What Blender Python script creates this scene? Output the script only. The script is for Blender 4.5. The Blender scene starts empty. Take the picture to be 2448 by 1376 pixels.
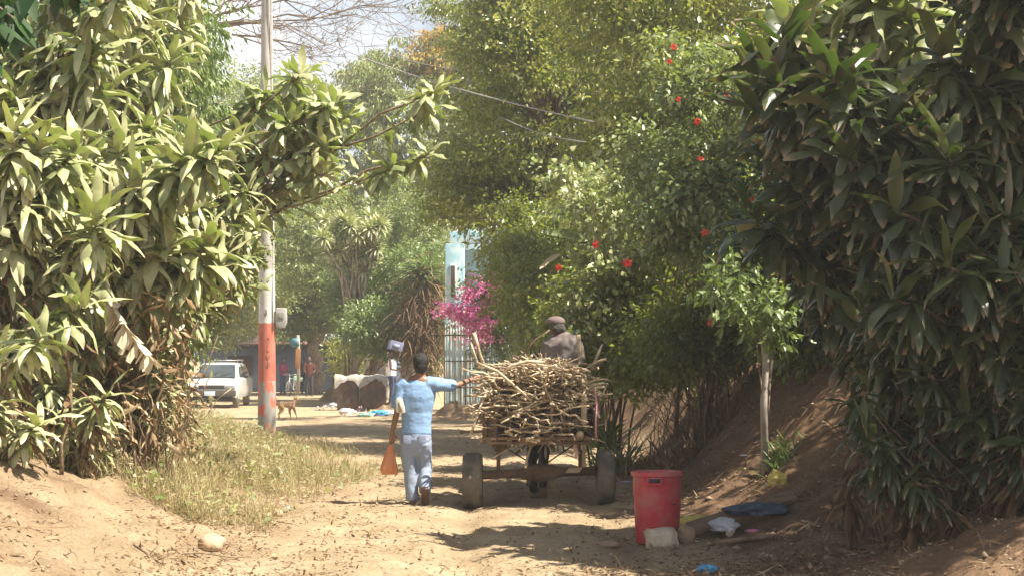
import bpy, bmesh, math, random
import numpy as np
from mathutils import Vector, Matrix, Euler
R = math.radians; PI = math.pi
random.seed(7); rng = np.random.default_rng(11)
SC = bpy.context.scene; COL = SC.collection

# ---------------------------------------------------------------- camera, sky, sun, exposure
FPX = 4000.0; W, H = 2448, 1376; EYE = 1.65; HOR = 857.0
cam_d = bpy.data.cameras.new('camera'); cam = bpy.data.objects.new('camera', cam_d); COL.objects.link(cam)
cam.location = (0, 0, EYE); cam.rotation_euler = (R(90), 0, 0)
cam_d.sensor_width = 36; cam_d.lens = FPX / W * 36; cam_d.shift_y = (HOR - H / 2) / W
cam_d.clip_end = 2000; SC.camera = cam
SUN = Vector((0.52, -0.17, 0.84)).normalized()
el = math.asin(SUN.z); az = math.atan2(SUN.x, SUN.y)
sd = bpy.data.lights.new('sun', 'SUN'); sd.energy = 5.0; sd.angle = R(0.53); sd.color = (1.0, 0.93, 0.8)
so = bpy.data.objects.new('sun', sd); COL.objects.link(so)
so.rotation_euler = SUN.to_track_quat('Z', 'Y').to_euler(); so.location = (20, -5, 40)
wd = bpy.data.worlds.new('World'); SC.world = wd; wd.use_nodes = True
nt = wd.node_tree; bg = nt.nodes['Background']
sk = nt.nodes.new('ShaderNodeTexSky'); sk.sky_type = 'NISHITA'; sk.sun_disc = False
sk.sun_elevation = el; sk.sun_rotation = az; sk.dust_density = 2.5; sk.air_density = 1.0
tc = nt.nodes.new('ShaderNodeTexCoord'); nz = nt.nodes.new('ShaderNodeTexNoise')
nz.inputs['Scale'].default_value = 2.6; nz.inputs['Detail'].default_value = 6; nz.inputs['Roughness'].default_value = .55
rp = nt.nodes.new('ShaderNodeValToRGB'); rp.color_ramp.elements[0].position = .34; rp.color_ramp.elements[1].position = .6
mx = nt.nodes.new('ShaderNodeMixRGB'); mx.inputs[2].default_value = (17, 17.2, 17.6, 1)
nt.links.new(tc.outputs['Generated'], nz.inputs['Vector']); nt.links.new(nz.outputs['Fac'], rp.inputs[0])
sx_ = nt.nodes.new('ShaderNodeSeparateXYZ'); nt.links.new(tc.outputs['Generated'], sx_.inputs[0])
mr_ = nt.nodes.new('ShaderNodeMapRange'); mr_.inputs['From Min'].default_value = .5; mr_.inputs['From Max'].default_value = .26; nt.links.new(sx_.outputs['Z'], mr_.inputs['Value'])
mm_ = nt.nodes.new('ShaderNodeMath'); mm_.operation = 'MULTIPLY'; nt.links.new(rp.outputs[0], mm_.inputs[0]); nt.links.new(mr_.outputs[0], mm_.inputs[1]); nt.links.new(mm_.outputs[0], mx.inputs[0]); nt.links.new(sk.outputs[0], mx.inputs[1])
nt.links.new(mx.outputs[0], bg.inputs[0]); bg.inputs[1].default_value = 0.05
SC.view_settings.view_transform = 'Standard'; SC.view_settings.look = 'None'
SC.view_settings.exposure = 1.42; SC.view_settings.gamma = 1
SC.cycles.max_bounces = 7; SC.cycles.transparent_max_bounces = 8; SC.cycles.volume_bounces = 0
SC.cycles.use_denoising = True; SC.cycles.caustics_reflective = False; SC.cycles.caustics_refractive = False

# ---------------------------------------------------------------- helpers
def X_(u, Y): return (u - W / 2) / FPX * Y
def Z_(v, Y): return EYE - (v - HOR) / FPX * Y
def at(u, v, Y): return np.array((X_(u, Y), Y, Z_(v, Y)))
def hash2(ix, iy, s=0):
    n = (ix.astype(np.int64) * 374761393 + iy.astype(np.int64) * 668265263 + s * 1442695041) & 0x7fffffff
    n = ((n ^ (n >> 13)) * 1274126177) & 0x7fffffff
    return ((n ^ (n >> 16)) & 0xffff) / 65535.0
def vnoise(x, y, s=0):
    ix = np.floor(x); iy = np.floor(y); fx = x - ix; fy = y - iy
    fx = fx * fx * (3 - 2 * fx); fy = fy * fy * (3 - 2 * fy)
    a = hash2(ix, iy, s); b = hash2(ix + 1, iy, s); c = hash2(ix, iy + 1, s); d = hash2(ix + 1, iy + 1, s)
    return (a * (1 - fx) + b * fx) * (1 - fy) + (c * (1 - fx) + d * fx) * fy - .5
def fbm(x, y, o=4, s=0):
    t = 0; a = 1.
    for k in range(o):
        t = t + a * vnoise(x * 2 ** k + 17.3 * k, y * 2 ** k + 9.1 * k, s + k); a *= .5
    return t
def sm(t): t = np.clip(t, 0, 1); return t * t * (3 - 2 * t)
yR = [0, 11, 14, 18, 20, 27, 35, 45, 52, 60, 80, 200]
def xr(Y): return np.interp(Y, yR, [1.4, 1.4, 1.42, 1.35, 1.4, 1.8, 1.5, .5, -.6, -1.0, -1.2, -1.2])
def hR(Y): return np.interp(Y, [0, 11, 15, 17, 18, 25, 50, 70, 90], [.75, .8, .9, 1.25, 1.5, 1.8, 1.6, .4, .2])
def wR(Y): return np.interp(Y, [0, 11, 15, 17, 18, 25, 60], [3.8, 3.8, 3.6, 3.1, 2.7, 2.0, 3.0])
def xl(Y): return np.interp(Y, [0, 11, 14, 17, 22, 30, 35, 45, 60, 80, 200], [-1.9, -2.0, -2.1, -2.35, -2.6, -3.6, -5.4, -9, -18, -30, -60])
def hL(Y): return np.interp(Y, [0, 11, 14, 17, 22, 30, 45], [.75, .8, .8, .65, .5, .5, .5])
def ground(x, y):
    x = np.asarray(x, float); y = np.asarray(y, float)
    dr = (x - xr(y)) / wR(y); dl = (xl(y) - x) / 2.5
    z = hR(y) * sm(dr) ** 1.15 + hL(y) * sm(dl)
    z = z + np.clip(dr - 1, 0, 20) * .12 + np.clip(dl - 1, 0, 20) * .08
    rough = .02 + .13 * sm(dr * 1.6) + .08 * sm(dl * 1.6)
    near = np.clip((90 - y) / 60, 0, 1)
    z = z + fbm(x * 1.1, y * 1.1, 3) * rough * near + fbm(x * 5, y * 4, 3, 5) * (.03 + .09 * sm(dr * 2) * sm((3 - dr)) + .085 * sm(dl * 1.5)) * near
    z = z + (fbm(x * 11, y * 8, 2, 21) * .014 - .02 * np.clip(vnoise(x * 3.7, y * 3.1, 33) - .22, 0, 1)) * near
    # shallow wheel ruts
    for c in (-.35, 1.1):
        z = z - .05 * np.exp(-((x - c - .12 * np.sin(y * .25)) / .17) ** 2) * near
    return z
def g(x, y): return float(ground(x, y))

def link(o): COL.objects.link(o); return o
def tag(o, label=None, cat=None, group=None, kind=None):
    if label: o['label'] = label
    if cat: o['category'] = cat
    if group: o['group'] = group
    if kind: o['kind'] = kind
    return o
def thing(name, label, cat, loc=(0, 0, 0), group=None):
    o = link(bpy.data.objects.new(name, None)); o.location = loc; o.empty_display_size = .2
    return tag(o, label, cat, group)
def copy_tree(o, parent=None):
    c = o.copy(); COL.objects.link(c)
    if parent: c.parent = parent
    for ch in list(o.children): copy_tree(ch, c)
    return c
class MB:
    """collects vertices and faces in world coordinates"""
    def __init__(s): s.v = []; s.f = []; s.n = 0; s.a = []; s.mi = []
    def add(s, V, F, a=0.5, mi=0):
        V = np.asarray(V, float).reshape(-1, 3)
        s.v.append(V); s.f += [tuple(int(i) + s.n for i in f) for f in F]; s.mi += [mi] * len(F)
        s.a.append(np.full(len(V), a) if np.isscalar(a) else np.asarray(a)); s.n += len(V); return s
    def box(s, c, d, rot=None, taper=1., mi=0, a=.5):
        x, y, z = [k / 2 for k in d]; t = taper
        V = np.array([(-x, -y, -z), (x, -y, -z), (x, y, -z), (-x, y, -z), (-x * t, -y * t, z), (x * t, -y * t, z), (x * t, y * t, z), (-x * t, y * t, z)])
        if rot is not None: V = V @ np.array(Euler(rot).to_matrix()).T
        return s.add(V + np.array(c), [(3, 2, 1, 0), (4, 5, 6, 7), (0, 1, 5, 4), (1, 2, 6, 5), (2, 3, 7, 6), (3, 0, 4, 7)], a, mi)
    def tube(s, P, r, n=8, a=.5, mi=0, side=None, ball=False):
        """P points; r radius or list; r entries may be (ra, rb) ellipses, ra along `side`"""
        P = np.asarray(P, float); m = len(P)
        if np.isscalar(r): r = [r] * m
        r = [(q, q) if np.isscalar(q) else q for q in r]
        if ball:
            d0 = P[0] - P[1]; d0 = d0 / (np.linalg.norm(d0) + 1e-9); d1 = P[-1] - P[-2]; d1 = d1 / (np.linalg.norm(d1) + 1e-9)
            e0 = []; e1 = []
            for t in (.95, .7, .35):
                k = math.sqrt(1 - t * t); mr = min(r[0]); e0.append((P[0] + d0 * mr * t, (r[0][0] * k, r[0][1] * k)))
                mr = min(r[-1]); e1.append((P[-1] + d1 * mr * t, (r[-1][0] * k, r[-1][1] * k)))
            P = np.array([e[0] for e in e0] + list(P) + [e[0] for e in e1[::-1]])
            r = [e[1] for e in e0] + list(r) + [e[1] for e in e1[::-1]]; m = len(P)
        T = np.gradient(P, axis=0); T /= (np.linalg.norm(T, axis=1)[:, None] + 1e-9)
        if side is None:
            side = np.array((1., 0, 0)) if abs(T[0][0]) < .8 else np.array((0, 1., 0))
        N = np.asarray(side, float); V = []
        for i in range(m):
            N = N - T[i] * (N @ T[i]); N = N / (np.linalg.norm(N) + 1e-9); B = np.cross(T[i], N)
            for k in range(n):
                q = 2 * PI * k / n
                V.append(P[i] + N * math.cos(q) * r[i][0] + B * math.sin(q) * r[i][1])
        F = [(i * n + k, i * n + (k + 1) % n, (i + 1) * n + (k + 1) % n, (i + 1) * n + k) for i in range(m - 1) for k in range(n)]
        F.append(tuple(range(n))[::-1]); F.append(tuple((m - 1) * n + k for k in range(n)))
        return s.add(V, F, a, mi)
    def lathe(s, prof, c=(0, 0, 0), n=20, axis='z', a=.5, mi=0, cap=True):
        V = []; m = len(prof)
        for rr, h in prof:
            for k in range(n):
                q = 2 * PI * k / n; x, y = rr * math.cos(q), rr * math.sin(q)
                V.append((x, y, h) if axis == 'z' else ((h, x, y) if axis == 'x' else (x, h, y)))
        F = [(i * n + k, i * n + (k + 1) % n, (i + 1) * n + (k + 1) % n, (i + 1) * n + k) for i in range(m - 1) for k in range(n)]
        if cap: F += [tuple(range(n))[::-1], tuple((m - 1) * n + k for k in range(n))]
        return s.add(np.array(V) + np.array(c), F, a, mi)
    def sphere(s, c, r, n=12, m=8, a=.5, mi=0, rot=None):
        r = (r, r, r) if np.isscalar(r) else r; V = [(0, 0, -1)]
        for i in range(1, m):
            t = PI * i / m
            for k in range(n): q = 2 * PI * k / n; V.append((math.sin(t) * math.cos(q), math.sin(t) * math.sin(q), -math.cos(t)))
        V.append((0, 0, 1)); F = [(0, 1 + (k + 1) % n, 1 + k) for k in range(n)]
        for i in range(m - 2):
            for k in range(n): F.append((1 + i * n + k, 1 + i * n + (k + 1) % n, 1 + (i + 1) * n + (k + 1) % n, 1 + (i + 1) * n + k))
        e = len(V) - 1; F += [(1 + (m - 2) * n + k, 1 + (m - 2) * n + (k + 1) % n, e) for k in range(n)]
        V = np.array(V) * np.array(r)
        if rot is not None: V = V @ np.array(Euler(rot).to_matrix()).T
        return s.add(V + np.array(c), F, a, mi)
    def prism(s, poly, h, axis='y', c=(0, 0, 0), mi=0, a=.5):
        """poly in the plane across axis, extruded +-h/2"""
        n = len(poly); V = []
        for t in (-h / 2, h / 2):
            for p, q in poly: V.append({'y': (p, t, q), 'x': (t, p, q), 'z': (p, q, t)}[axis])
        F = [tuple(range(n)), tuple(range(n, 2 * n))[::-1]] + [(k, n + k, n + (k + 1) % n, (k + 1) % n) for k in range(n)]
        return s.add(np.array(V) + np.array(c), F, a, mi)
    def build(s, name, mats, parent=None, smooth=True, bevel=0, fix=True):
        V = np.concatenate(s.v); A = np.concatenate(s.a)
        if parent is not None: V = V - np.array(parent.matrix_basis.translation if parent.parent is None else parent.matrix_basis.translation + parent.parent.matrix_basis.translation)
        me = bpy.data.meshes.new(name); me.from_pydata(V.tolist(), [], s.f)
        at_ = me.attributes.new('v', 'FLOAT', 'POINT'); at_.data.foreach_set('value', A)
        for m in (mats if isinstance(mats, (list, tuple)) else [mats]): me.materials.append(m)
        if isinstance(mats, (list, tuple)): me.polygons.foreach_set('material_index', s.mi)
        if fix or bevel:
            bm = bmesh.new(); bm.from_mesh(me)
            if fix: bmesh.ops.recalc_face_normals(bm, faces=bm.faces)
            if bevel:
                ed = [e for e in bm.edges if e.is_manifold and e.calc_face_angle(0) > .6]
                if ed: bmesh.ops.bevel(bm, geom=ed, offset=bevel, segments=2, affect='EDGES', profile=.6, clamp_overlap=True)
            bm.to_mesh(me); bm.free()
        if smooth:
            me.polygons.foreach_set('use_smooth', [True] * len(me.polygons))
            if bevel or smooth == 'auto': me.set_sharp_from_angle(angle=R(38))
        me.update()
        o = link(bpy.data.objects.new(name, me))
        if parent is not None: o.parent = parent
        return o
    def blob(s, name, mats, parent=None, voxel=.015, smooth=3, disp=0):
        """one continuous surface out of overlapping solids"""
        o = s.build(name, mats, parent)
        m = o.modifiers.new('r', 'REMESH'); m.mode = 'VOXEL'; m.voxel_size = voxel; m.use_smooth_shade = True
        m = o.modifiers.new('s', 'SMOOTH'); m.iterations = smooth; m.factor = .6
        if disp:
            tx = bpy.data.textures.new('w', 'CLOUDS'); tx.noise_scale = .11; tx.noise_depth = 2
            m = o.modifiers.new('d', 'DISPLACE'); m.texture = tx; m.strength = disp; m.mid_level = .5
        dg = bpy.context.evaluated_depsgraph_get(); me = bpy.data.meshes.new_from_object(o.evaluated_get(dg))
        o.modifiers.clear(); o.data = me; me.polygons.foreach_set('use_smooth', [True] * len(me.polygons))
        return o

def quick_mesh(name, V, F, A, mat, parent, smooth=False, B=None):
    """fast numpy mesh, F (n,k) array"""
    if parent is not None: V = V - np.array(parent.location)
    me = bpy.data.meshes.new(name); k = F.shape[1]; nf = len(F)
    me.vertices.add(len(V)); me.vertices.foreach_set('co', V.astype(np.float32).ravel())
    me.loops.add(nf * k); me.loops.foreach_set('vertex_index', F.astype(np.int32).ravel())
    me.polygons.add(nf); me.polygons.foreach_set('loop_start', np.arange(nf, dtype=np.int32) * k)
    if smooth: me.polygons.foreach_set('use_smooth', np.ones(nf, bool))
    me.attributes.new('v', 'FLOAT', 'POINT').data.foreach_set('value', A.astype(np.float32))
    if B is not None: me.attributes.new('b', 'FLOAT', 'POINT').data.foreach_set('value', B.astype(np.float32))
    me.materials.append(mat); me.update(calc_edges=True)
    o = link(bpy.data.objects.new(name, me))
    if parent is not None: o.parent = parent
    return o
def unit(v): return v / (np.linalg.norm(v, axis=-1, keepdims=True) + 1e-9)
TQ = np.array([(0, 0, 0), (.4, .5, .16), (1, 0, -.12), (.4, -.5, .16)]); FQ = np.array([(0, 1, 2), (0, 2, 3)])
TH = np.array([(0, 0, 0), (-.05, .38, .08), (.35, .5, .1), (1, 0, -.1), (.35, -.5, .1), (-.05, -.38, .08)]); FH = np.array([(0, 1, 2), (0, 2, 3), (0, 3, 4), (0, 4, 5)])
def leaves(P, D, N, L, Wd, v, T=TQ, F=FQ):
    """leaf blades: P base, D along, N normal; returns V,F,A"""
    D = unit(D); S = unit(np.cross(N, D)); N = np.cross(D, S); n = len(P)
    V = P[:, None] + D[:, None] * (T[None, :, 0:1] * L[:, None, None]) + S[:, None] * (T[None, :, 1:2] * Wd[:, None, None]) + N[:, None] * (T[None, :, 2:3] * Wd[:, None, None])
    k = len(T); FF = (F[None] + (np.arange(n) * k)[:, None, None]).reshape(-1, 3)
    return V.reshape(-1, 3), FF, np.repeat(v, k)
def rvec(n): return unit(rng.normal(size=(n, 3)))
def straps(P, hd, a0, droop, L, Wd, v, twist=None, n=7, wave=.12, obov=.0):
    """long arching blades: hd heading angle, a0 elevation at the base, droop total bend"""
    m = len(P); t = np.linspace(0, 1, n + 1)
    ang = a0[:, None] - droop[:, None] * (t[None] ** 1.2)
    dh = np.stack([np.cos(hd), np.sin(hd), np.zeros(m)], -1)
    step = (np.cos(ang)[..., None] * dh[:, None] + np.sin(ang)[..., None] * np.array((0, 0, 1.))) * (L / n)[:, None, None]
    C = P[:, None] + np.concatenate([np.zeros((m, 1, 3)), np.cumsum(step[:, :-1], 1)], 1)
    tw = (rng.normal(0, .5, m) if twist is None else twist)[:, None] * t[None]
    S0 = np.stack([-np.sin(hd), np.cos(hd), np.zeros(m)], -1)[:, None] * np.ones((1, n + 1, 1))
    Tn = unit(step); N0 = np.cross(Tn, S0)
    S = S0 * np.cos(tw)[..., None] + N0 * np.sin(tw)[..., None]; N = np.cross(Tn, S)
    N = np.where(N[..., 2:3] < 0, N, N)
    prof = np.sin(PI * np.clip(t * .92 + .06, 0, 1) ** (.8 + obov)) ** .75; prof[0] *= .6; prof[-1] = .03
    w = Wd[:, None] * prof[None] * .5
    ph = rng.uniform(0, 6.3, (m, 1)); fr = rng.uniform(6, 13, (m, 1))
    w1 = np.sin(ph + fr * t[None]) * wave * Wd[:, None]; w2 = np.sin(ph * 2.3 + fr * 1.1 * t[None]) * wave * Wd[:, None]
    fold = .22 * Wd[:, None] * prof[None]
    Lf = C + S * w[..., None] - N * (0) + N * (fold + w1)[..., None] * -1
    Rt = C - S * w[..., None] + N * (fold + w2)[..., None] * -1
    V = np.stack([Lf, C, Rt], 2).reshape(-1, 3)
    b = (np.arange(m) * (n + 1) * 3)[:, None]; i = np.arange(n)[None] * 3
    q1 = np.stack([b + i, b + i + 1, b + i + 4, b + i + 3], -1).reshape(-1, 4)
    q2 = np.stack([b + i + 1, b + i + 2, b + i + 5, b + i + 4], -1).reshape(-1, 4)
    A = np.repeat(v, (n + 1) * 3); B = np.tile(np.repeat(t, 3), m)
    return V, np.concatenate([q1, q2]), A, B
def joinm(L):
    V = []; F = []; A = []; B = []; n = 0
    for q in L:
        V.append(q[0]); F.append(q[1] + n); A.append(q[2]); n += len(q[0])
        B.append(q[3] if len(q) > 3 else np.zeros(len(q[0])))
    return np.concatenate(V), np.concatenate(F), np.concatenate(A), np.concatenate(B)

# ---------------------------------------------------------------- materials
def nodes(name):
    m = bpy.data.materials.new(name); m.use_nodes = True; t = m.node_tree
    return m, t, t.nodes['Principled BSDF'], t.nodes['Material Output']
def mat(name, c1, c2=None, scale=6, rough=.7, bump=.0, bscale=30, metal=0, spec=.4, stretch=None, detail=5, contrast=(.35, .65), dirt=None, dscale=2.5, trans=0, alpha=1):
    m, t, b, out = nodes(name); N = t.nodes; L = t.links
    tc = N.new('ShaderNodeTexCoord'); mp = N.new('ShaderNodeMapping'); L.new(tc.outputs['Object'], mp.inputs[0])
    if stretch: mp.inputs['Scale'].default_value = stretch
    nz = N.new('ShaderNodeTexNoise'); nz.inputs['Scale'].default_value = scale; nz.inputs['Detail'].default_value = detail; nz.inputs['Roughness'].default_value = .62
    L.new(mp.outputs[0], nz.inputs['Vector'])
    r = N.new('ShaderNodeValToRGB'); r.color_ramp.elements[0].position, r.color_ramp.elements[1].position = contrast
    c2 = c2 or tuple(k * .7 for k in c1)
    r.color_ramp.elements[0].color = (*c2, 1); r.color_ramp.elements[1].color = (*c1, 1); L.new(nz.outputs['Fac'], r.inputs[0]); col = r.outputs[0]
    if dirt:
        n2 = N.new('ShaderNodeTexNoise'); n2.inputs['Scale'].default_value = dscale; n2.inputs['Detail'].default_value = 7; L.new(tc.outputs['Object'], n2.inputs['Vector'])
        r2 = N.new('ShaderNodeValToRGB'); r2.color_ramp.elements[0].position = .42; r2.color_ramp.elements[1].position = .68; L.new(n2.outputs['Fac'], r2.inputs[0])
        x = N.new('ShaderNodeMixRGB'); L.new(r2.outputs[0], x.inputs[0]); L.new(col, x.inputs[1]); x.inputs[2].default_value = (*dirt, 1); col = x.outputs[0]
    L.new(col, b.inputs['Base Color']); b.inputs['Roughness'].default_value = rough; b.inputs['Metallic'].default_value = metal
    b.inputs['Specular IOR Level'].default_value = spec
    if bump:
        n3 = N.new('ShaderNodeTexNoise'); n3.inputs['Scale'].default_value = bscale; n3.inputs['Detail'].default_value = 6; L.new(mp.outputs[0], n3.inputs['Vector'])
        bp = N.new('ShaderNodeBump'); bp.inputs['Strength'].default_value = bump; bp.inputs['Distance'].default_value = .02
        L.new(n3.outputs['Fac'], bp.inputs['Height']); L.new(bp.outputs[0], b.inputs['Normal'])
    if trans:
        tr = N.new('ShaderNodeBsdfTranslucent'); L.new(col, tr.inputs[0]); ms = N.new('ShaderNodeMixShader'); ms.inputs[0].default_value = trans
        L.new(b.outputs[0], ms.inputs[1]); L.new(tr.outputs[0], ms.inputs[2]); L.new(ms.outputs[0], out.inputs[0])
    if alpha < 1: b.inputs['Alpha'].default_value = alpha
    return m
def leafmat(name, cols, tcol=(.25, .4, .04), trans=.3, rough=.45, spec=.4, dust=None, damt=.5, tipbrown=None):
    m, t, b, out = nodes(name); N = t.nodes; L = t.links
    a = N.new('ShaderNodeAttribute'); a.attribute_name = 'v'
    r = N.new('ShaderNodeValToRGB'); r.color_ramp.interpolation = 'LINEAR'; e = r.color_ramp.elements
    while len(e) < len(cols): e.new(.5)
    for i, c in enumerate(cols):
        p, c = c if isinstance(c[1], tuple) else (i / (len(cols) - 1), c); e[i].position = p; e[i].color = (*c, 1)
    L.new(a.outputs['Fac'], r.inputs[0]); col = r.outputs[0]
    if tipbrown:
        a2 = N.new('ShaderNodeAttribute'); a2.attribute_name = 'b'; rr = N.new('ShaderNodeValToRGB')
        rr.color_ramp.elements[0].position = .84; rr.color_ramp.elements[1].position = .97; L.new(a2.outputs['Fac'], rr.inputs[0])
        x = N.new('ShaderNodeMixRGB'); L.new(rr.outputs[0], x.inputs[0]); L.new(col, x.inputs[1]); x.inputs[2].default_value = (*tipbrown, 1); col = x.outputs[0]
    clean = col
    if dust:
        tc = N.new('ShaderNodeTexCoord'); nz = N.new('ShaderNodeTexNoise'); nz.inputs['Scale'].default_value = 9; nz.inputs['Detail'].default_value = 4; L.new(tc.outputs['Object'], nz.inputs['Vector'])
        n2 = N.new('ShaderNodeTexNoise'); n2.inputs['Scale'].default_value = 1.1; n2.inputs['Detail'].default_value = 2; L.new(tc.outputs['Object'], n2.inputs['Vector'])
        ad = N.new('ShaderNodeMath'); ad.operation = 'ADD'; L.new(nz.outputs['Fac'], ad.inputs[0]); L.new(n2.outputs['Fac'], ad.inputs[1])
        rr = N.new('ShaderNodeMapRange'); rr.inputs['From Min'].default_value = .8; rr.inputs['From Max'].default_value = 1.25; rr.inputs['To Min'].default_value = damt * .45; rr.inputs['To Max'].default_value = min(1, damt * 1.35)
        L.new(ad.outputs[0], rr.inputs['Value'])
        x = N.new('ShaderNodeMixRGB'); L.new(rr.outputs[0], x.inputs[0]); L.new(col, x.inputs[1]); x.inputs[2].default_value = (*dust, 1); col = x.outputs[0]
    L.new(col, b.inputs['Base Color']); b.inputs['Roughness'].default_value = rough; b.inputs['Specular IOR Level'].default_value = spec
    tr = N.new('ShaderNodeBsdfTranslucent'); x = N.new('ShaderNodeMixRGB'); x.inputs[0].default_value = .6; L.new(clean, x.inputs[1]); x.inputs[2].default_value = (*tcol, 1)
    L.new(x.outputs[0], tr.inputs[0]); ms = N.new('ShaderNodeMixShader'); ms.inputs[0].default_value = trans
    L.new(b.outputs[0], ms.inputs[1]); L.new(tr.outputs[0], ms.inputs[2]); L.new(ms.outputs[0], out.inputs[0])
    return m
DUST = (.42, .38, .26)
M = {}
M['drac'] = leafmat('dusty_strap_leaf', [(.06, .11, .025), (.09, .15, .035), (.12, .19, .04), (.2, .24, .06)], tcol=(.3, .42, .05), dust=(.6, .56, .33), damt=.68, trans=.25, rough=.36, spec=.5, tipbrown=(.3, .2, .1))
M['drac_dark'] = leafmat('shaded_green_strap_leaf', [(.009, .024, .006), (.016, .036, .008), (.032, .052, .012), (.08, .07, .025)], tcol=(.12, .24, .02), dust=(.26, .23, .12), damt=.14, trans=.2, rough=.33, spec=.42, tipbrown=(.25, .17, .09))  # right hedge's shade is worked into this darker leaf green
M['obov'] = leafmat('spatulate_leaf', [(.06, .12, .02), (.1, .17, .03), (.15, .24, .04), (.28, .3, .1)], tcol=(.36, .5, .05), dust=(.56, .51, .32), damt=.62, trans=.28, rough=.38, spec=.5)
M['dead'] = leafmat('dry_leaf', [(.09, .055, .03), (.17, .105, .055), (.27, .18, .1), (.42, .32, .2)], tcol=(.4, .25, .1), trans=.15, rough=.8, spec=.15)
M['deaddark'] = leafmat('shaded_dry_leaf', [(.05, .03, .016), (.09, .052, .027), (.15, .09, .05), (.24, .17, .1)], tcol=(.3, .17, .07), trans=.15, rough=.8, spec=.15)  # dry leaf colour darkened to carry the right hedge's shade
M['fine'] = leafmat('small_tree_leaf', [(.035, .06, .01), (.085, .125, .02), (.18, .225, .035), (.4, .42, .11), (.5, .42, .14)], tcol=(.5, .58, .05), trans=.42, rough=.3, spec=.7, dust=(.42, .4, .2), damt=.2)
M['fine2'] = leafmat('bushy_leaf', [(.03, .07, .015), (.06, .12, .025), (.12, .2, .04), (.22, .28, .08)], tcol=(.3, .45, .06), trans=.3, rough=.36, spec=.5, dust=(.38, .38, .22), damt=.3)
M['bright'] = leafmat('lime_leaf', [(.12, .2, .03), (.18, .3, .04), (.28, .38, .05)], tcol=(.5, .65, .05), trans=.45, rough=.45)
M['far'] = leafmat('distant_leaf', [(.06, .1, .02), (.12, .18, .03), (.22, .28, .06), (.36, .38, .14)], tcol=(.45, .55, .08), trans=.3, rough=.42, spec=.5, dust=(.4, .4, .25), damt=.3)
M['dark'] = leafmat('shade_leaf', [(.015, .04, .012), (.025, .06, .018), (.04, .08, .02)], tcol=(.06, .16, .02), trans=.2, rough=.4)  # shaded foliage: the shade is part of the leaf colour
M['vine'] = leafmat('heart_leaf', [(.05, .1, .02), (.1, .17, .035), (.2, .26, .07), (.42, .42, .2)], tcol=(.36, .46, .07), trans=.28, rough=.3, spec=.7, dust=(.5, .48, .28), damt=.35)
M['mag'] = leafmat('magenta_bract', [(.62, .1, .36), (.75, .2, .46), (.85, .4, .62), (.62, .4, .28)], tcol=(.85, .25, .5), trans=.35, rough=.6)
M['blossom'] = leafmat('yellow_blossom', [(.45, .3, .05), (.55, .36, .07), (.5, .25, .07)], tcol=(.6, .4, .05), trans=.35, rough=.7)
M['red'] = leafmat('red_petal', [(.6, .02, .012), (.7, .04, .02), (.75, .1, .05)], tcol=(.9, .05, .02), trans=.3, rough=.5)
M['drygrass'] = leafmat('dry_grass', [(.3, .22, .11), (.4, .31, .17), (.26, .25, .1), (.5, .41, .26)], tcol=(.4, .35, .12), trans=.3, rough=.7, spec=.2)
M['weed'] = leafmat('dusty_weed_leaf', [(.12, .12, .04), (.22, .19, .08), (.34, .28, .14), (.42, .34, .2)], tcol=(.35, .36, .12), trans=.25, rough=.7, spec=.2, dust=(.45, .38, .26), damt=.5)
M['bark'] = mat('bark', (.26, .2, .145), (.11, .08, .055), 14, .9, .8, 40, stretch=(1, 1, .25))
M['barkpale'] = mat('pale_bark', (.42, .36, .3), (.22, .18, .14), 9, .9, .6, 30, stretch=(1, 1, .3))
M['cane'] = mat('cane_bark', (.32, .23, .14), (.13, .09, .05), 18, .85, .7, 60, stretch=(1, 1, 2))
M['canedark'] = mat('shaded_cane', (.13, .085, .05), (.06, .04, .025), 18, .9, .7, 60, stretch=(1, 1, 2))  # cane bark with the hedge's shade put into its colour
M['stick'] = mat('dry_wood', (.6, .49, .33), (.3, .21, .12), 9, .85, .5, 50, contrast=(.3, .6))
M['stickdark'] = mat('dark_dry_wood', (.26, .18, .11), (.12, .08, .05), 9, .85, .5, 50)

# ---------------------------------------------------------------- the ground
def grade(lims):
    out = []
    for a, b, st in lims: out += list(np.arange(a, b, st))
    return np.array(out + [lims[-1][1]])
gx = grade([(-500, -60, 40), (-60, -20, 2.5), (-20, -7, .5), (-7, 7, .06), (7, 20, .5), (20, 60, 2.5), (60, 500, 40)])
gy = grade([(-60, 0, 10), (0, 9, .6), (9, 30, .06), (30, 60, .2), (60, 120, 1.2), (120, 900, 60)])
GX, GY = np.meshgrid(gx, gy); GZ = ground(GX, GY)
V = np.stack([GX, GY, GZ], -1).reshape(-1, 3); nx = len(gx); ny = len(gy)
ii, jj = np.meshgrid(np.arange(nx - 1), np.arange(ny - 1)); k0 = (jj * nx + ii).ravel()
F = np.stack([k0, k0 + 1, k0 + nx + 1, k0 + nx], -1)
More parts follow.
